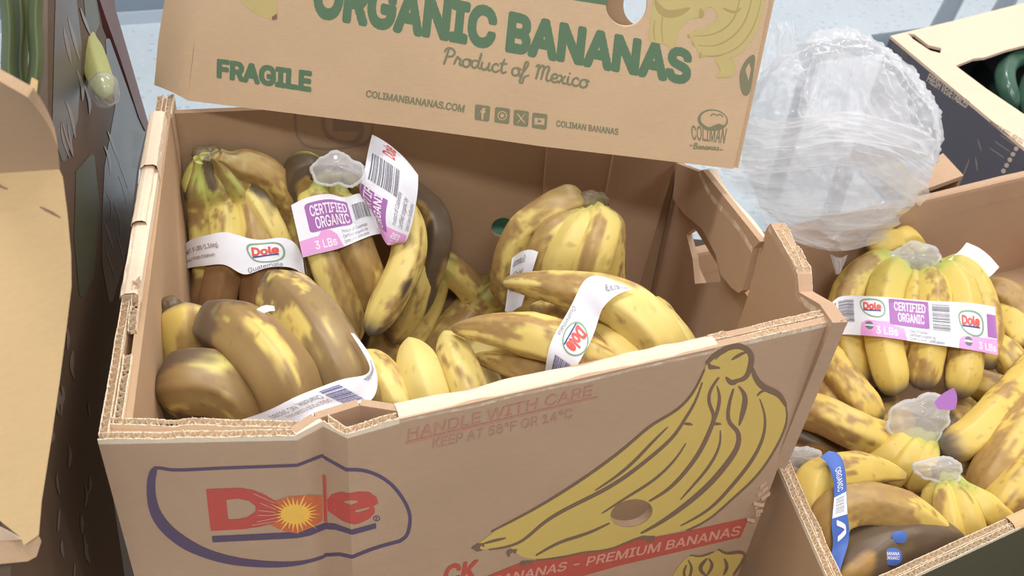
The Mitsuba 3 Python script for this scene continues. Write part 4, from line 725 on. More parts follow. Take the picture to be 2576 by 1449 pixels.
leaf = ellipse(.63, .60, .115, .40); ink(KT + '__leaf_outline', leaf.difference(affinity.scale(leaf, .90, .90)), tF, 'ink_leaf', .0006, .02)
ink(KT + '__logo', down('Dole', .545, .71, .45, .80, fat=.05), tF, 'ink_logo', .0008, .02); ink(KT + '__rule', rect(.545, .36, .71, .40), tF, 'ink_navy', .0008, .02)
ink(KT + '__lettering', down('Guatemala', .48, .68, .06, .18, bold=False), tF, 'ink_grey', .0007, .02); barcode_on(KT, tF, .80, .97, .25, .80, 9, along=False, mt='ink_navy')
ink(KT + '__lettering', tape_words('NET WT 3 LBS (1.36kg)', .02, .20, .35, .62, flip=True), tF, 'ink_grey', .0007, .02)
# middle front: short pale fingers
kF, vF = bunch('banana_bunch', 'pale yellow tips poking up behind the front lip of the big box', [
    fg([(1120, 1130, -.19), (1095, 1050, -.12), (1062, 950, -.092), (1030, 862, -.095)], 50, brown=.18, gold=0, seed=61, neck=.05, neck_r=.8, point=.35, tipd=.2, tip=.22, n=110, m=40),
    fg([(1240, 1120, -.19), (1205, 1040, -.12), (1162, 935, -.095), (1122, 842, -.098)], 46, brown=.24, gold=0, seed=62, neck=.05, neck_r=.8, point=.35, tipd=.2, tip=.22, n=110, m=40),
    fg([(1050, 1130, -.19), (1020, 1050, -.12), (975, 970, -.098), (920, 890, -.105)], 48, brown=.42, gold=0.2, seed=63, neck=.05, neck_r=.8, point=.35, tipd=.2, tip=.25, n=110, m=40)], [], 'bunches of bananas in the big box')
# small ones that show between the others, deep in the box
kG, vG = bunch('banana_bunch', 'shadowed brown bunch deep in the middle of the big box', [
    fg([(1080, 640, -0.250), (1150, 690, -0.250), (1195, 750, -0.260), (1190, 860, -0.290)], 38, brown=.5, seed=71, neck=.1, neck_r=.5),
    fg([(1095, 660, -0.240), (1085, 740, -0.240), (1040, 840, -0.255), (1000, 900, -0.280)], 40, brown=.45, green=.2, seed=72, neck=.1, neck_r=.5),
    fg([(1260, 700, -0.250), (1200, 780, -0.250), (1130, 860, -0.260), (1100, 960, -0.290)], 55, brown=.75, seed=73, neck=.1, neck_r=.6),
    fg([(980, 800, -0.270), (960, 880, -0.270), (950, 980, -0.300)], 55, brown=.5, green=.2, dark=.3, seed=74, neck=.1, neck_r=.6),
    fg([(1320, 800, -0.250), (1220, 870, -0.260), (1150, 960, -0.290)], 60, brown=.7, seed=75, neck=.1, neck_r=.6),
    fg([(520, 760, -0.270), (500, 860, -0.270), (470, 950, -0.290)], 60, brown=.8, dark=.3, seed=76, neck=.1, neck_r=.6),
    fg([(640, 760, -0.250), (600, 820, -0.230), (590, 900, -0.250)], 55, brown=.85, dark=.1, seed=77, neck=.1, neck_r=.6),
    fg([(790, 880, -0.270), (860, 930, -0.260), (930, 990, -0.280)], 60, brown=.7, dark=.3, seed=78, neck=.1, neck_r=.6),
    fg([(1260, 960, -0.250), (1180, 990, -0.260), (1080, 1010, -0.290)], 60, brown=.6, dark=.1, seed=79, neck=.1, neck_r=.6)],
    [dict(pts=[(1050, 650, -.255), (1085, 645, -.255)], r=16, seed=7)], 'bunches of bananas in the big box')
kH, vH = bunch('banana', 'small yellow banana by the right wall, behind the white taped lying bunch', [
    fg([(1640, 760, -.12), (1680, 815, -.105), (1715, 862, -.11), (1745, 930, -.15)], 34, brown=.35, seed=81, neck=.12, neck_r=.5)], [])
put(kH + '__plastic_cap', cap(1683, 822, -.088, 14, 14, 8), 'film_cap', True)

# ================================================================== the second banana box, lower, at the right
K2, ZR2 = 'banana_box_001', -.18
c0 = hp(2118, 1535, ZR2); c1 = hp(2600, 1311, ZR2); cl = hp(1957, 1171, ZR2); b0 = hp(2340, 482, ZR2); b1 = hp(2590, 424, ZR2)
dF = (c1 - c0) / np.linalg.norm(c1 - c0); dS = (cl - c0) / np.linalg.norm(cl - c0); dB2 = (b1 - b0) / np.linalg.norm(b1 - b0)
frR = c0 + dF * .60
A2 = np.array([c0[:2], [-1, 0]]); M2 = np.stack([dS[:2], -dB2[:2]], 1); st = np.linalg.solve(M2, (b0 - c0)[:2]); bkL = c0 + dS * st[0]
bkR = bkL + dB2 * .60; ctr = ((c0 + bkR) / 2)[:2]
i2 = lambda a, b: inward(a, b, ctr); zt2 = ZR + ZR2
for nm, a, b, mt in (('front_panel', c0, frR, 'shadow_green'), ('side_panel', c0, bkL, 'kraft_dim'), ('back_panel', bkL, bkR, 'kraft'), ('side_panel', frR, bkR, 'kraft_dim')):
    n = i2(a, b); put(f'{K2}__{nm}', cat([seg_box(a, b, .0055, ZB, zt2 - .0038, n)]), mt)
    if nm != 'front_panel': put(f'{K2}__inner_panel', cat([seg_box(a + n * .0062 + (b - a) * .016, b + n * .0062 - (b - a) * .016, .0055, ZB, zt2 - .004, n)]), 'kraft')
    else: put(f'{K2}__inner_panel', cat([seg_box(a + n * .0062 + (b - a) * .016, b + n * .0062 - (b - a) * .016, .0055, ZB, zt2 - .004, n)]), 'kraft')
n = i2(c0, bkL); put(K2 + '__corrugated_edge', flutes(c0, c0 + (bkL - c0) * .45, n, seed=31), 'flute'); put(K2 + '__corrugated_edge', flutes(c0 + n * .0062, c0 + n * .0062 + (bkL - c0) * .45, n, seed=32), 'flute')
n = i2(c0, frR); put(K2 + '__folded_lip', lipmesh(c0 + (frR - c0) * .30, frR, n, .0125), 'kraft_tan'); put(K2 + '__corrugated_edge', flutes(c0, c0 + (frR - c0) * .31, n, seed=33), 'flute'); put(K2 + '__corrugated_edge', flutes(c0 + n * .0062, c0 + n * .0062 + (frR - c0) * .31, n, seed=34), 'flute')
n = i2(bkL, bkR); put(K2 + '__folded_lip', lipmesh(bkL, bkR, n, .0125), 'kraft')
put(K2 + '__bottom_panel', trimesh.creation.extrude_polygon(Polygon([c0[:2], frR[:2], bkR[:2], bkL[:2]]).buffer(-.004), .005, engine='earcut').apply_translation([0, 0, ZB]), 'kraft_dim')
tag(K2, 'lower brown box of bananas at the right edge, behind the corner of the big box', 'cardboard box')
G2 = 'bunches of bananas in the right box'; WALLS[:] = [(bkL + i2(bkL, bkR) * .012, i2(bkL, bkR)), (c0 + i2(c0, bkL) * .012, i2(c0, bkL)), (c0 + i2(c0, frR) * .012, i2(c0, frR))]
kI, vI = bunch('banana_bunch', 'yellow green bunch wrapped in long purple and white tape, in the right box', [
    fg([(2262, 655, -.232), (2205, 668, -.228), (2150, 715, -.235), (2128, 800, -.252), (2142, 890, -.272), (2165, 975, -.295)], 44, brown=0.28, green=.55, gold=.75, seed=91, neck=.10, neck_r=.45, n=110, m=40),
    fg([(2275, 668, -.228), (2240, 700, -.220), (2222, 770, -.228), (2222, 860, -.244), (2240, 945, -.262), (2248, 992, -.278)], 44, brown=0.30, green=.45, gold=.75, seed=92, neck=.12, neck_r=.45, n=110, m=40),
    fg([(2295, 680, -.232), (2292, 740, -.232), (2288, 850, -.250), (2285, 960, -.285)], 40, brown=0.46, green=.3, gold=.75, seed=93, neck=.12, neck_r=.45),
    fg([(2325, 680, -.228), (2345, 730, -.222), (2345, 810, -.230), (2328, 900, -.250), (2318, 980, -.275)], 42, brown=0.44, green=.3, gold=.75, seed=94, neck=.12, neck_r=.45, n=110, m=40),
    fg([(2345, 675, -.230), (2398, 705, -.222), (2424, 770, -.228), (2428, 860, -.244), (2420, 940, -.262), (2405, 1000, -.28)], 44, brown=0.40, green=.2, gold=.75, seed=95, neck=.10, neck_r=.45, n=110, m=40),
    fg([(2355, 665, -.236), (2420, 680, -.234), (2462, 740, -.244), (2482, 830, -.262), (2478, 930, -.288)], 40, brown=0.51, green=.0, gold=.75, seed=96, neck=.10, neck_r=.45, n=110, m=40),
    fg([(2290, 660, -.245), (2262, 632, -.238), (2232, 608, -.245), (2190, 640, -.27)], 34, brown=0.23, green=.3, gold=.75, seed=97, neck=.1, neck_r=.5), fg([(2310, 655, -.245), (2300, 625, -.238), (2270, 600, -.246), (2240, 640, -.28)], 30, brown=0.23, green=.3, gold=.75, seed=98, neck=.1, neck_r=.5)],
    [dict(pts=[(2270, 662, -.232), (2305, 672, -.23), (2345, 668, -.232)], r=22, seed=11)], G2)
put(kI + '__plastic_cap', cap(2298, 648, -.212, 72, 38, 14), 'film_cap', True)
tG = Tape([(2092, 762), (2112, 747), (2160, 744), (2220, 747), (2290, 753), (2360, 758), (2440, 762), (2503, 772)], [(2092, 848), (2112, 842), (2160, 843), (2220, 848), (2290, 858), (2360, 868), (2440, 880), (2510, 893)], vI, lift=.005, n=80)
KT = kI + '__tape'; put(KT, tG.mesh(), 'band_white', True)
ink(KT + '__printed_panel', rect(.0, .10, .035, .72), tG, 'ink_purple', .0006, .03); barcode_on(KT, tG, .05, .145, .10, .68, 11, along=False); logo_on(KT, tG, .18, .33, .06, .52)
cz = tape_words('CERTIFIED', .385, .575, .10, .30).union(tape_words('ORGANIC', .405, .565, .36, .56)); pp = rect(.355, .03, .595, .66).buffer(-.02).buffer(.02)
ink(KT + '__printed_panel', pp.difference(cz), tG, 'ink_purple', .0006, .03); ink(KT + '__lettering', cz, tG, 'ink_white', .0007, .03)
lb = tape_words('3 LBs', .27, .40, .74, .92); pk = Polygon([(.175, 1), (.185, .68), (.22, .60), (.36, .60), (.38, .68), (.44, .72), (.455, 1)]); se = ellipse(.232, .73, .026, .10)
ink(KT + '__printed_panel', pk.difference(lb).difference(se).difference(pp), tG, 'ink_pink', .0006, .03); ink(KT + '__lettering', lb, tG, 'ink_white', .0007, .03); ink(KT + '__printed_seal', se.difference(rect(.20, .70, .26, .75)), tG, 'ink_grey', .0007, .02)
barcode_on(KT, tG, .615, .72, .08, .66, 12, along=False); logo_on(KT, tG, .77, .92, .16, .70); ink(KT + '__printed_panel', rect(.945, .18, 1, .66), tG, 'ink_purple', .0006, .03)
for i, w in enumerate(('Product of Colombia', 'Certified organic by', 'Control Union Certifications')): ink(KT + '__lettering', tape_words(w, .47, .58 + .05 * i, .72 + .09 * i, .79 + .09 * i, bold=False), tG, 'ink_grey', .0007, .03)
lb = tape_words('3 LBs', .885, .99, .80, .94); pk = Polygon([(.765, 1), (.775, .78), (.80, .72), (1, .68), (1, 1)]); se = ellipse(.825, .82, .024, .10)
ink(KT + '__printed_panel', pk.difference(lb).difference(se), tG, 'ink_pink', .0006, .03); ink(KT + '__lettering', lb, tG, 'ink_white', .0007, .03); ink(KT + '__printed_seal', se.difference(rect(.80, .79, .85, .84)), tG, 'ink_grey', .0007, .02)
dI = float(np.median(proj(vI)[2]))
fr = Patch(np.array([[(2376, 660), (2410, 635), (2432, 610)], [(2420, 680), (2450, 655), (2475, 632)], [(2450, 716), (2485, 700), (2514, 672)]], float), dI + np.array([[.0, .0, .01], [-.01, -.005, .004], [.0, .0, .0]]) + .03)
put(kI + '__loose_tape', fr.mesh(), 'band_white', True)
def two(key, label, fingers, crowns=(), group=G2): return bunch(key, label, fingers, crowns, group)
two('banana_bunch', 'pair of spotted bananas pointing down to the right beside the big box corner', [
    fg([(2030, 830, -.285), (2075, 890, -.268), (2125, 955, -.262), (2170, 1010, -.268), (2205, 1062, -.285)], 42, brown=0.46, gold=.75, seed=101, neck=.06, neck_r=.7, n=110, m=40),
    fg([(1960, 1030, -.30), (2020, 1030, -.278), (2090, 1052, -.268), (2160, 1085, -.270), (2232, 1105, -.285)], 48, brown=0.49, gold=.75, seed=102, neck=.06, neck_r=.7, n=110, m=40),
    fg([(1940, 1080, -.32), (2000, 1090, -.305), (2060, 1110, -.305), (2110, 1125, -.315)], 38, brown=0.81, gold=.75, seed=103, neck=.06, neck_r=.7, dark=.4),
    fg([(1990, 940, -.31), (2050, 970, -.295), (2100, 1020, -.29), (2150, 1050, -.30)], 40, brown=0.75, gold=.75, seed=104, neck=.06, neck_r=.7, dark=.2)])
kJ, vJ = two('banana_bunch', 'bunch with thin green necks under the biggest clear cap, right box', [
    fg([(2330, 1080, -.268), (2285, 1105, -.268), (2245, 1135, -.275), (2190, 1175, -.295)], 36, brown=0.23, green=.6, gold=.75, seed=111, neck=.35, neck_r=.40), fg([(2345, 1090, -.268), (2300, 1130, -.268), (2270, 1170, -.278), (2240, 1210, -.30)], 34, brown=0.23, green=.6, gold=.75, seed=112, neck=.35, neck_r=.40),
    fg([(2360, 1090, -.268), (2330, 1140, -.27), (2310, 1185, -.28), (2300, 1230, -.30)], 34, brown=0.23, green=.5, gold=.75, seed=113, neck=.35, neck_r=.40), fg([(2375, 1090, -.275), (2400, 1140, -.285), (2410, 1190, -.30)], 34, brown=0.35, green=.4, gold=.75, seed=114, neck=.3, neck_r=.45)],
    [dict(pts=[(2325, 1072, -.266), (2360, 1078, -.266)], r=22, seed=15)])
put(kJ + '__plastic_cap', cap(2318, 1055, -.245, 80, 62, 23), 'film_cap', True)
put(kJ + '__loose_tape', Patch(np.array([[(2350, 1012), (2372, 990), (2400, 975)], [(2360, 1028), (2385, 1010), (2408, 1000)], [(2372, 1030), (2392, 1032), (2404, 1028)]], float), .80 + np.zeros((3, 3))).mesh(), 'ink_purple', True)
two('banana_bunch', 'large spotted bananas leaning up to the right edge of the right box', [
    fg([(2640, 880, -.27), (2580, 960, -.255), (2500, 1045, -.252), (2430, 1108, -.258), (2365, 1135, -.268)], 46, brown=0.51, gold=.75, seed=121, neck=.06, neck_r=.8, tip=.10, n=110, m=40),
    fg([(2660, 980, -.26), (2600, 1050, -.245), (2545, 1130, -.25), (2500, 1200, -.265), (2460, 1270, -.29)], 58, brown=0.69, gold=.75, seed=122, neck=.06, neck_r=.8, n=110, m=40),
    fg([(2650, 1130, -.25), (2590, 1190, -.25), (2530, 1260, -.265), (2480, 1330, -.295)], 54, brown=0.64, gold=.75, seed=123, neck=.06, neck_r=.8, n=110, m=40),
    fg([(2520, 1130, -.285), (2460, 1160, -.285), (2390, 1190, -.295), (2330, 1210, -.31)], 42, brown=0.58, gold=.75, seed=124, neck=.06, neck_r=.8)])
two('banana_bunch', 'brown and yellow bananas past the right end of the purple tape', [
    fg([(2480, 735, -.27), (2530, 740, -.262), (2575, 790, -.27), (2610, 870, -.29)], 40, brown=0.95, gold=.75, seed=131, neck=.06, neck_r=.7), fg([(2500, 800, -.285), (2545, 820, -.278), (2590, 880, -.285)], 44, brown=0.58, gold=.75, seed=132, neck=.06, neck_r=.7),
    fg([(2490, 870, -.285), (2530, 890, -.275), (2560, 930, -.28), (2590, 980, -.30)], 40, brown=0.46, green=.2, gold=.75, seed=133, neck=.06, neck_r=.7), fg([(2440, 960, -.30), (2500, 980, -.295), (2560, 1000, -.30)], 44, brown=0.69, dark=.1, gold=.75, seed=134, neck=.06, neck_r=.7)])
kK, vK = two('banana_bunch', 'yellow bunch held by blue tape, at the near left of the right box', [
    fg([(2035, 1370, -.27), (2015, 1330, -.235), (2008, 1270, -.212), (2045, 1215, -.205), (2110, 1188, -.205), (2190, 1180, -.215), (2275, 1198, -.23)], 46, brown=0.35, gold=.75, seed=141, neck=.06, neck_r=.7, point=.7, tipd=.3, tip=.28, n=130, m=44),
    fg([(2095, 1420, -.27), (2080, 1360, -.225), (2090, 1300, -.205), (2160, 1268, -.200), (2250, 1282, -.205), (2330, 1312, -.218), (2392, 1348, -.235)], 52, brown=0.64, gold=.75, seed=142, neck=.06, neck_r=.7, point=.7, tipd=.3, tip=.28, n=130, m=44),
    fg([(2080, 1470, -.28), (2130, 1440, -.238), (2210, 1380, -.228), (2300, 1362, -.232), (2395, 1385, -.25)], 74, brown=0.95, dark=.98, gold=.75, seed=143, neck=.06, neck_r=.7, tip=.2, n=110, m=40)],
    [dict(pts=[(2020, 1160, -.24), (2050, 1172, -.23)], r=20, seed=19)])
put(kK + '__plastic_cap', cap(2012, 1153, -.215, 56, 30, 29), 'film_cap', True)
tK = Tape([(2062, 1150), (2080, 1165), (2094, 1200), (2098, 1250), (2092, 1320), (2095, 1370), (2085, 1440), (2090, 1470)], [(2085, 1134), (2112, 1145), (2128, 1200), (2130, 1250), (2133, 1300), (2135, 1360), (2115, 1430), (2112, 1470)], vK, lift=.004, n=70)
KT = kK + '__tape'; put(KT, tK.mesh(), 'tape_blue', True); ink(KT + '__printed_panel', rect(.345, .02, .50, .98), tK, 'band_white', .0006, .03); barcode_on(KT, tK, .365, .475, .2, .8, 17)
ink(KT + '__lettering', down('ORGANIC', .15, .32, .3, .7), tK, 'ink_white', .0007, .03); ink(KT + '__rule', stroke([(.54, .3), (.60, .8), (.66, .3)], .03, eps=.006), tK, 'ink_white', .0007, .03)
x, y, d_ = proj(vK); 
st2 = lambda cx, cy, rx, ry: Patch(np.array([[(cx + rx * a * .9, cy + ry * b) for a in (-1, -.5, 0, .5, 1)] for b in (-1, -.5, 0, .5, 1)], float), drape([(cx, cy)], vK, .001, 9)[0] + .0006 * np.add.outer(np.array([1, .25, 0, .25, 1.]), np.array([1, .25, 0, .25, 1.])))
for cx, cy, rx, ry in ((2245, 1400, 26, 22), (2262, 1350, 20, 15)):
    ps = st2(cx, cy, rx, ry); mm = ink(kK + '__sticker', ellipse(.5, .5, .5, .5), ps, 'tape_blue', .001, .1)
    if cy > 1390:
        for i, w in enumerate(('BANANA', 'ORGANIC')): ink(mm + '__lettering', quad_map(text_poly(w), (.40 + .24 * i, .15), (.42 + .24 * i, .85), (.22 + .24 * i, .15), (.24 + .24 * i, .85)), ps, 'ink_white', .0012, .1)
kL, vL = two('banana_bunch', 'pale thin-necked fingers under a flat white cap, front of the right box', [
    fg([(2375, 1195, -.245), (2378, 1250, -.24), (2388, 1310, -.245), (2402, 1385, -.262)], 36, brown=0.23, green=.35, gold=.75, seed=151, neck=.36, neck_r=.36), fg([(2388, 1198, -.243), (2408, 1250, -.238), (2432, 1305, -.243), (2455, 1380, -.262)], 38, brown=0.26, green=.3, gold=.75, seed=152, neck=.36, neck_r=.36),
    fg([(2400, 1196, -.244), (2440, 1240, -.24), (2485, 1285, -.246), (2540, 1330, -.265)], 40, brown=0.30, green=.35, gold=.75, seed=153, neck=.36, neck_r=.36), fg([(2365, 1198, -.252), (2350, 1250, -.255), (2340, 1310, -.27)], 30, brown=0.35, green=.4, gold=.75, seed=154, neck=.36, neck_r=.4)],
    [dict(pts=[(2360, 1186, -.246), (2398, 1188, -.245)], r=16, seed=23)])
put(kL + '__plastic_cap', cap(2366, 1180, -.228, 64, 28, 33), 'film_cap', True)
two('banana_bunch', 'dark bunch at the bottom of the right box, seen between the others', [
    fg([(2200, 1000, -.318), (2240, 1060, -.31), (2260, 1140, -.31), (2270, 1220, -.32)], 55, brown=0.95, dark=.4, gold=.75, seed=161, neck=.1, neck_r=.6), fg([(2120, 1130, -.318), (2180, 1150, -.31), (2260, 1200, -.31), (2340, 1260, -.318)], 50, brown=0.92, dark=.3, gold=.75, seed=162, neck=.1, neck_r=.6),
    fg([(2440, 1030, -.318), (2400, 1080, -.31), (2380, 1160, -.31), (2400, 1260, -.318)], 60, brown=0.92, dark=.4, gold=.75, seed=163, neck=.1, neck_r=.6), fg([(2340, 1250, -.305), (2420, 1240, -.295), (2480, 1260, -.295), (2560, 1250, -.305)], 55, brown=0.81, dark=.3, gold=.75, seed=164, neck=.1, neck_r=.6),
    fg([(2080, 800, -.318), (2110, 900, -.31), (2160, 980, -.31)], 50, brown=0.92, dark=.5, gold=.75, seed=165, neck=.1, neck_r=.6)])

WALLS[:] = []
# ================================================================== the crushed clear bag on the back of the right box
def film_sheet(px, dep, n=110, m=90, seed=1, amp=.012, k=5, stretch=4.0, turn=False):
    p = Patch(np.array(px, float), np.array(dep, float), n, m); u, v = np.meshgrid(np.linspace(0, 1, n), np.linspace(0, 1, m), indexing='ij')
    if turn: u, v = v, u
    c = creases(u, v, seed, k, stretch); return sheet(p.P - FWD * (c * amp)[..., None])
DB = float((b0 - CAM) @ FWD)
KPB = 'plastic_bag'
put(KPB + '__crumpled_body', film_ring(2108, 335, -.115, 118, 112, 120, 4, 9), 'film', True)
put(KPB + '__inner_fold', film_sheet([[(2030, 150), (2080, 140), (2150, 150), (2230, 190)], [(2010, 230), (2080, 250), (2150, 250), (2270, 290)], [(1990, 300), (2060, 330), (2160, 350), (2290, 380)]], np.array([[.02, -.03, -.03, .0], [-.01, .01, .01, -.02], [-.02, -.05, -.06, -.02]]) + DB - .09, seed=9, amp=.03, k=4), 'film', True)
put(KPB + '__outer_fold', film_sheet([[(1880, 300), (1960, 305), (2100, 290), (2310, 320)], [(1850, 350), (1970, 350), (2130, 330), (2335, 390)], [(1842, 400), (1960, 400), (2140, 380), (2330, 450)], [(1846, 440), (1960, 440), (2150, 430), (2310, 520)]], np.array([[-.02, -.05, -.06, -.02], [-.06, -.09, -.10, -.04], [-.08, -.10, -.11, -.05], [-.09, -.09, -.09, -.04]]) + DB - .07, seed=21, amp=.034, k=3, stretch=2.2, turn=True), 'film', True)
put(KPB + '__hanging_tail', film_sheet([[(1800, 425), (1950, 425), (2100, 430), (2330, 400)], [(1850, 480), (1970, 495), (2120, 500), (2300, 490)], [(1900, 540), (1990, 560), (2120, 565), (2250, 560)], [(1930, 590), (2040, 625), (2130, 630), (2215, 605)]], np.array([[.98, 1.0, 1.02, 1.04], [.97, .98, .99, 1.02], [.96, .97, .98, 1.02], [.95, .96, .98, 1.02]]) * DB * .95, seed=33, amp=.026, k=4, stretch=3, turn=True), 'film', True)
put(KPB + '__corner_tuft', film_sheet([[(1925, 70), (1960, 60), (1990, 62)], [(1915, 130), (1955, 130), (2000, 140)], [(1900, 190), (1960, 200), (2030, 210)]], np.full((3, 3), DB - .02), 40, 40, seed=41, amp=.02), 'film', True)
put(KPB + '__loose_end', film_sheet([[(2085, 640), (2110, 648), (2130, 640)], [(2094, 665), (2110, 668), (2122, 660)], [(2100, 690), (2106, 690), (2112, 684)]], np.full((3, 3), DB - .06), 24, 24, seed=43, amp=.006), 'film_cap', True)
tag(KPB, 'crushed clear plastic bag heaped behind the right end of the lid', 'plastic bag')

# ================================================================== the black vegetable carton behind, and the rack it stands on
HV = -.17; KV = 'vegetable_carton'
e0, e1 = hp(2240, 90, HV), hp(2576, 371, HV); dV = (e1 - e0) / np.linalg.norm(e1 - e0); PV = (e0, vplane(e0, e1)[1])
top = (np.array([0, 0, ZR + HV]), np.array([0, 0, 1.0]))
open_ = [(2404, 165), (2450, 147), (2478, 144), (2530, 126), (2600, 108), (2680, 90), (2660, 180), (2620, 318), (2576, 287), (2480, 222)]
slot = [(2283, 84), (2300, 86), (2335, 113), (2368, 121), (2366, 134), (2340, 127), (2298, 99)]
outl = [(2240, 90), (2576, 371), (2592, 384), (2680, 260), (2870, -30), (2840, -68), (2576, 7), (2400, 52)]
put(KV + '__top_panel', board(outl, top, .004, [open_, slot]), 'kraft_cream')
zv = ZR + HV - .004; zb = ZR + HV - .20; eR = e0 + dV * .30; bkn = -PV[1]; bkn = np.array([bkn[0], bkn[1], 0])
cornA = at_plane(np.float64(2880), np.float64(-80), top)
put(KV + '__front_panel', cat([seg_box(e0, eR, .005, zb, zv, bkn)]), 'black_card')
sdir = at_plane(np.float64(2400), np.float64(52), top) - e0; sdir /= np.linalg.norm(sdir)
put(KV + '__side_panel', cat([seg_box(e0 + bkn * .005, e0 + sdir * .36, .005, zb, zv, dV)]), 'black_card'); put(KV + '__side_panel', cat([seg_box(eR, eR + sdir * .36, .005, zb, zv, -dV)]), 'black_card')
put(KV + '__back_panel', cat([seg_box(e0 + sdir * .36, eR + sdir * .36, .005, zb, zv, -bkn)]), 'black_card')
bc = [e0, eR, eR + sdir * .36, e0 + sdir * .36]; put(KV + '__bottom_panel', trimesh.creation.extrude_polygon(Polygon([q[:2] for q in bc]).buffer(-.001), .005, engine='earcut').apply_translation([0, 0, zb]), 'black_card')
sV = on_plane(PV); KVF = KV + '__front_panel'
mat('ink_tan', srgb(196, 178, 160), .6); mat('ink_dim', srgb(132, 122, 116), .6)
ink(KVF + '__lettering', words('FRESH VEGETABLES', (2331, 204), (2431, 272), (2338, 185), (2441, 256), fat=.02), sV, 'ink_tan')
ink(KVF + '__lettering', words('PRODUCE OF MEXICO', (2246, 119), (2279, 148), (2249, 111), (2283, 140)), sV, 'ink_dim'); ink(KVF + '__lettering', words('PRODUCT OF MEXICO - KEEP COLD', (2488, 312), (2572, 362), (2491, 303), (2576, 352)), sV, 'ink_dim')
vl = [rect(0, 0, 1, 1)]
for k in range(9): a = np.array([2518 + 7.5 * (k % 3) - 14 * (k // 3), 340 + 5 * (k % 3) + 16 * (k // 3)]); ink(KVF + '__printed_mark', stroke([a, a + [22, 15]], 3, 1.5), sV, 'ink_dim', .0005, 20)
for k in range(5): ink(KVF + '__printed_mark', ellipse(2557 - 8 * k, 374 + 14 * k, 6, 6), sV, 'ink_tan', .0005, 20)
for a, b in (((2312, 210), (2305, 245)), ((2316, 212), (2320, 240)), ((2302, 200), (2298, 215)), ((2440, 400), (2425, 440)), ((2460, 350), (2470, 380)), ((2455, 395), (2460, 430))): ink(KVF + '__printed_mark', stroke([a, b], 4, 1), sV, 'ink_dim', .0005, 20)
tag(KV, 'black printed vegetable carton with a cream top, behind the right box', 'carton')
def veg(pts, r, seed):
    m = banana(pts, r, seed=seed, neck=0, tip=.2, n=60, m=30); v = m.vertices; return trimesh.Trimesh(v, m.faces, process=False)
for i, (pts, r, lab) in enumerate((([(2590, 130, HV - .03), (2540, 160, HV - .025), (2530, 215, HV - .03), (2555, 275, HV - .05)], 24, 'glossy dark green cucumber at the left of the black carton'), ([(2640, 150, HV - .05), (2600, 200, HV - .045), (2590, 260, HV - .05), (2610, 320, HV - .07)], 26, 'glossy dark green cucumber at the photo edge in the black carton'),
                                   ([(2450, 165, HV - .10), (2480, 195, HV - .095), (2520, 250, HV - .10), (2560, 300, HV - .11)], 22, 'dark green cucumber lying under the cream rim of the black carton'), ([(2480, 130, HV - .10), (2540, 130, HV - .09), (2610, 120, HV - .09)], 28, 'dark green cucumber lying across the far side of the black carton'))):
    k = put('cucumber', veg(pts, r, 200 + i), 'veg_skin', True); tag(k, lab, 'cucumber', 'cucumbers in the black carton')
# rack
KRk = 'metal_rack'; hR = -.42
def tube(a, b, r): 
    d = b - a; m = trimesh.creation.cylinder(radius=r, height=np.linalg.norm(d), sections=28); m.apply_transform(trimesh.geometry.align_vectors([0, 0, 1], d / np.linalg.norm(d))); m.apply_translation((a + b) / 2); return m
ra, rb = hp(2010, 138, hR), hp(2240, 106, hR); rb = ra + (rb - ra) * 4.2
put(KRk + '__rail', tube(ra, rb, .019), 'chrome')
for a, b in (((2352, 92), (2432, -60)), ((2500, 62), (2575, -70))): put(KRk + '__crossbar', tube(hp(*a, hR), hp(*b, hR) , .019), 'chrome')
put(KRk + '__shelf', trimesh.creation.extrude_polygon(Polygon([q[:2] for q in bc]).buffer(.0), .012, engine='earcut').apply_translation([0, 0, zb - .0125]), 'wall_grey')
for q in (ra + [.03, .01, 0], rb - [.05, 0, 0]): put(KRk + '__leg', tube(q * [1, 1, 0], q, .016), 'chrome')
for q in bc: put(KRk + '__leg', tube(np.array([*q[:2], 0]), np.array([*q[:2], zb - .0125]), .014), 'chrome')
tag(KRk, 'grey metal rack with round rails on the floor behind the black carton', 'rack')
# the small carton whose corner shows between bag and black carton
hs = -.186; ps = (np.array([0, 0, ZR + hs]), np.array([0, 0, 1.0])); nb2 = -i2(bkL, bkR)
sc = [(2290, 440), (2372, 385), (2424, 441), (2345, 470), (2280, 490)]
put('brown_carton__flap', board(sc, ps, .006), 'kraft')
P_ = at_plane(np.array(sc, float)[:, 0], np.array(sc, float)[:, 1], ps); q0, q1, q2 = P_[1], P_[2], P_[0]
put('brown_carton__side_panel', cat([seg_box(q0, q1, .004, ZB, ZR + hs - .007, inward(q0, q1, P_.mean(0)[:2]))]), 'kraft_dim'); put('brown_carton__side_panel', cat([seg_box(q2, q0, .004, ZB, ZR + hs - .007, inward(q2, q0, P_.mean(0)[:2]))]), 'kraft_dim')
tag('brown_carton', 'corner of a brown carton between the clear bag and the black carton', 'carton')
# white scrap in the gap between the two banana boxes
pw = np.array([[(1868, 1420), (1890, 1405), (1905, 1400)], [(1885, 1460), (1905, 1440), (1925, 1440)], [(1910, 1490), (1925, 1480), (1950, 1475)]], float)
put('paper_scrap', sheet(at_h(pw[..., 0], pw[..., 1], -.322 + .0 * pw[..., 0]) + np.array([0, 0, 1]) * np.array([[0, .004, 0], [.005, .008, .003], [0, .003, 0]])[..., None]), 'band_white', True); tag('paper_scrap', 'white scrap on the dark table in the gap between the two banana boxes', 'paper scrap')

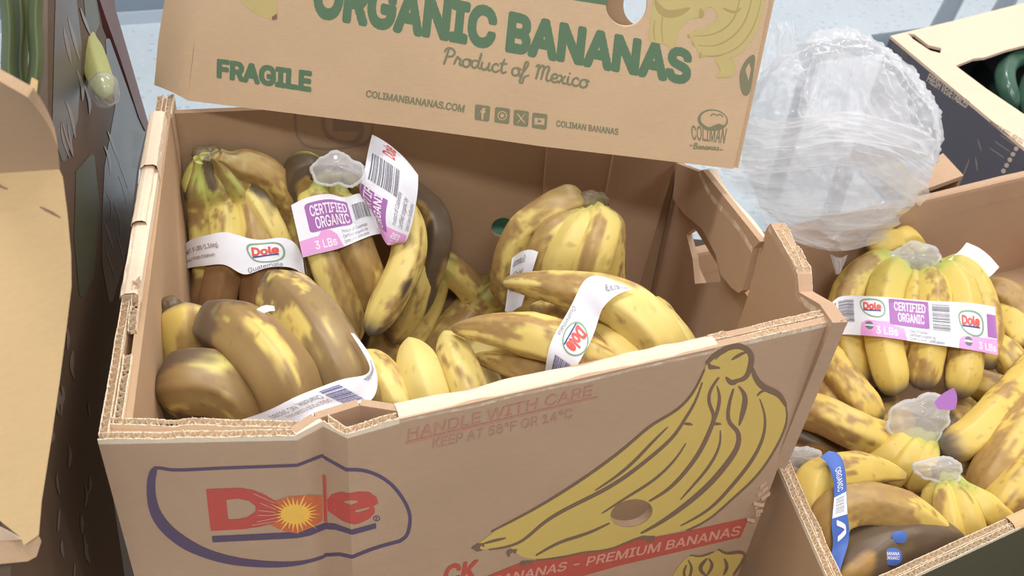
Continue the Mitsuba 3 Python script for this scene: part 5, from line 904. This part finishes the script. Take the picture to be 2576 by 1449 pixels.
# ================================================================== the left side: dark printed carton, bag of greens, tan carton
aD, bD = FLc + [-.035, 0], BL + [-.035, 0]; PD = vplane(aD, bD); KD = 'dark_carton'
put(KD + '__side_panel', board([(372, 320), (350, 430), (320, 700), (262, 1100), (330, 1560), (20, 1560), (60, 900), (120, 500), (120, -60), (232, -60), (258, 70), (330, 250)], PD, .006), 'dark_card')
PD2 = (PD[0] + PD[1] * .0012, PD[1]); sD = on_plane(PD)
put(KD + '__red_edge', board([(230, -60), (283, -60), (290, 20), (374, 312), (366, 330), (350, 296), (300, 140), (268, 50)], PD2, .006), 'red_edge')
mat('print_slate', srgb(78, 76, 78), .3, .5); mat('print_umber', srgb(80, 66, 60), .3, .5); mat('print_moss', srgb(70, 70, 54), .35, .5); mat('print_mist', srgb(112, 102, 98), .3, .5)
for pts, mt in (([(262, 60), (330, 250), (352, 304), (366, 330), (345, 420), (318, 640), (270, 640), (255, 560), (262, 420), (290, 260), (270, 180)], 'print_slate'), ([(330, 330), (362, 335), (345, 420), (332, 440)], 'print_moss'), ([(255, 560), (300, 480), (325, 520), (312, 660), (276, 780), (255, 660)], 'print_umber'), ([(140, -60), (185, -60), (205, 120), (195, 300), (160, 420), (130, 330), (135, 120)], 'print_slate'), ([(205, -60), (232, -60), (250, 60), (232, 100), (215, 60)], 'print_moss'), ([(190, 430), (235, 380), (250, 520), (235, 700), (200, 760), (185, 600)], 'print_moss')):
    ink(KD + '__side_panel__printed_area', Polygon(pts).buffer(-6).buffer(6), sD, mt, .0004, 60)
rg = np.random.default_rng(12)
for i in range(11):
    x0, y0 = rg.uniform(150, 225), rg.uniform(-20, 330); ink(KD + '__side_panel__printed_mark', stroke([(x0, y0), (x0 + rg.uniform(4, 16), y0 + 40), (x0 + rg.uniform(10, 30), y0 + rg.uniform(70, 110))], rg.uniform(4, 9), 1), sD, 'print_mist', .0007, 40)
for i in range(9):
    x0, y0 = 262 + rg.uniform(-6, 40), 330 + 38 * i; ink(KD + '__side_panel__printed_mark', stroke([(x0, y0), (x0 + 12, y0 + 30), (x0 + rg.uniform(8, 26), y0 + 70)], rg.uniform(3, 7), 1), sD, 'print_mist', .0007, 40)
for i in range(26):
    x0, y0 = rg.uniform(120, 235), rg.uniform(820, 1430); ink(KD + '__side_panel__printed_mark', stroke([(x0, y0), (x0 + rg.uniform(-3, 5), y0 + 22), (x0 + rg.uniform(-4, 8), y0 + rg.uniform(35, 60))], rg.uniform(5, 10), 1), sD, 'dark_print', .0005, 40)
tag(KD, 'dark glossy printed carton with a red edge, left of the big banana box', 'carton')
vg = banana([(218, 90, .075), (232, 140, .072), (250, 195, .069), (266, 245, .067)], 32, green=.6, brown=.2, seed=301, neck=.2, neck_r=.7, tip=.35, tipd=.2)
put('wrapped_vegetable__stalk_end', vg, 'stalk_pale', True); put('wrapped_vegetable__film', film_blob(262, 226, .072, 37, 46, 38, 7, .10, 6, 4), 'film_clear', True)
tag('wrapped_vegetable', 'film wrapped pale green vegetable end before the dark printed carton', 'vegetable')
for i, (pts, w) in enumerate((([(40, -60), (52, 60), (48, 160), (60, 260)], 46), ([(95, -60), (88, 60), (92, 150), (80, 240)], 40), ([(10, -60), (22, 80), (20, 170), (30, 250)], 36))):
    c = spline(np.array(pts, float), 40); t = np.linspace(-1, 1, 9); px = np.stack([c[:, None, 0] + t * w * .5, np.broadcast_to(c[:, None, 1], (40, 9))], -1)
    D = .60 + .0 * px[..., 0] + .012 * t ** 2 - .008 * i; k = put('green_leaf', sheet(at_d(px[..., 0], px[..., 1], D), .0012), 'leaf_green', True)
    tag(k, ('long green leaf between the tan carton and the dark carton', 'long green leaf nearest the dark printed carton', 'long green leaf at the left edge of the photo, over the tan carton')[i], 'leaf', 'green leaves at the top left')
nT = np.array([.50, -.72, .48]); nT /= np.linalg.norm(nT); PT = (at_d(np.float64(80), np.float64(900), .52), nT); KTc = 'tan_carton'
face = [(-60, 424), (60, 428), (110, 418), (148, 424), (158, 445), (170, 540), (179, 640), (180, 720), (168, 820), (150, 960), (130, 1100), (105, 1260), (98, 1345), (60, 1372), (52, 1352), (0, 1310), (-60, 1290)]
put(KTc + '__side_panel', board(face, PT, .006, zmin=None), 'kraft_tan')
cols = []
for f in np.linspace(0, 1, 10):
    a, b = np.array([-60, 440.]) * (1 - f) + np.array([150., 426]) * f, np.array([-60, 170.]) * (1 - f) + np.array([70., 245]) * f
    row = []
    for g in np.linspace(0, 1, 10):
        q = a * (1 - g) + b * g + np.array([22 * np.sin(np.pi * g) * f, 0]); row.append(at_plane(q[0], q[1], (PT[0] - nT * (-.06 * g ** 1.1), nT)))
    cols.append(row)
put(KTc + '__top_flap', sheet(np.array(cols), .005), 'kraft_dim', 40)
put(KTc + '__flap_edge', board([(82, 195), (96, 203), (86, 285), (68, 275)], (PT[0] - nT * .02, nT), .006, zmin=None), 'kraft_tan')
put(KTc + '__bottom_flap', board([(-60, 1300), (0, 1330), (30, 1345), (55, 1360), (-60, 1370)], (PT[0] - nT * .012, nT), .004, zmin=None), 'kraft_pale')
put(KTc + '__bottom_tape', board([(-60, 1368), (50, 1362), (98, 1350), (104, 1362), (92, 1400), (70, 1412), (-60, 1425)], (PT[0] - nT * .004, nT), .002, zmin=None), 'kraft_dim')
ink(KTc + '__side_panel__crease', stroke([(100, 520), (130, 535), (152, 548)], 6, 1), on_plane(PT), 'ink_line', .0005, 30); ink(KTc + '__side_panel__crease', stroke([(-20, 455), (5, 470), (20, 476)], 5, 1), on_plane(PT), 'ink_line', .0005, 30)
tag(KTc, 'worn tan carton at the left edge of the photo, nearest to the camera', 'carton')
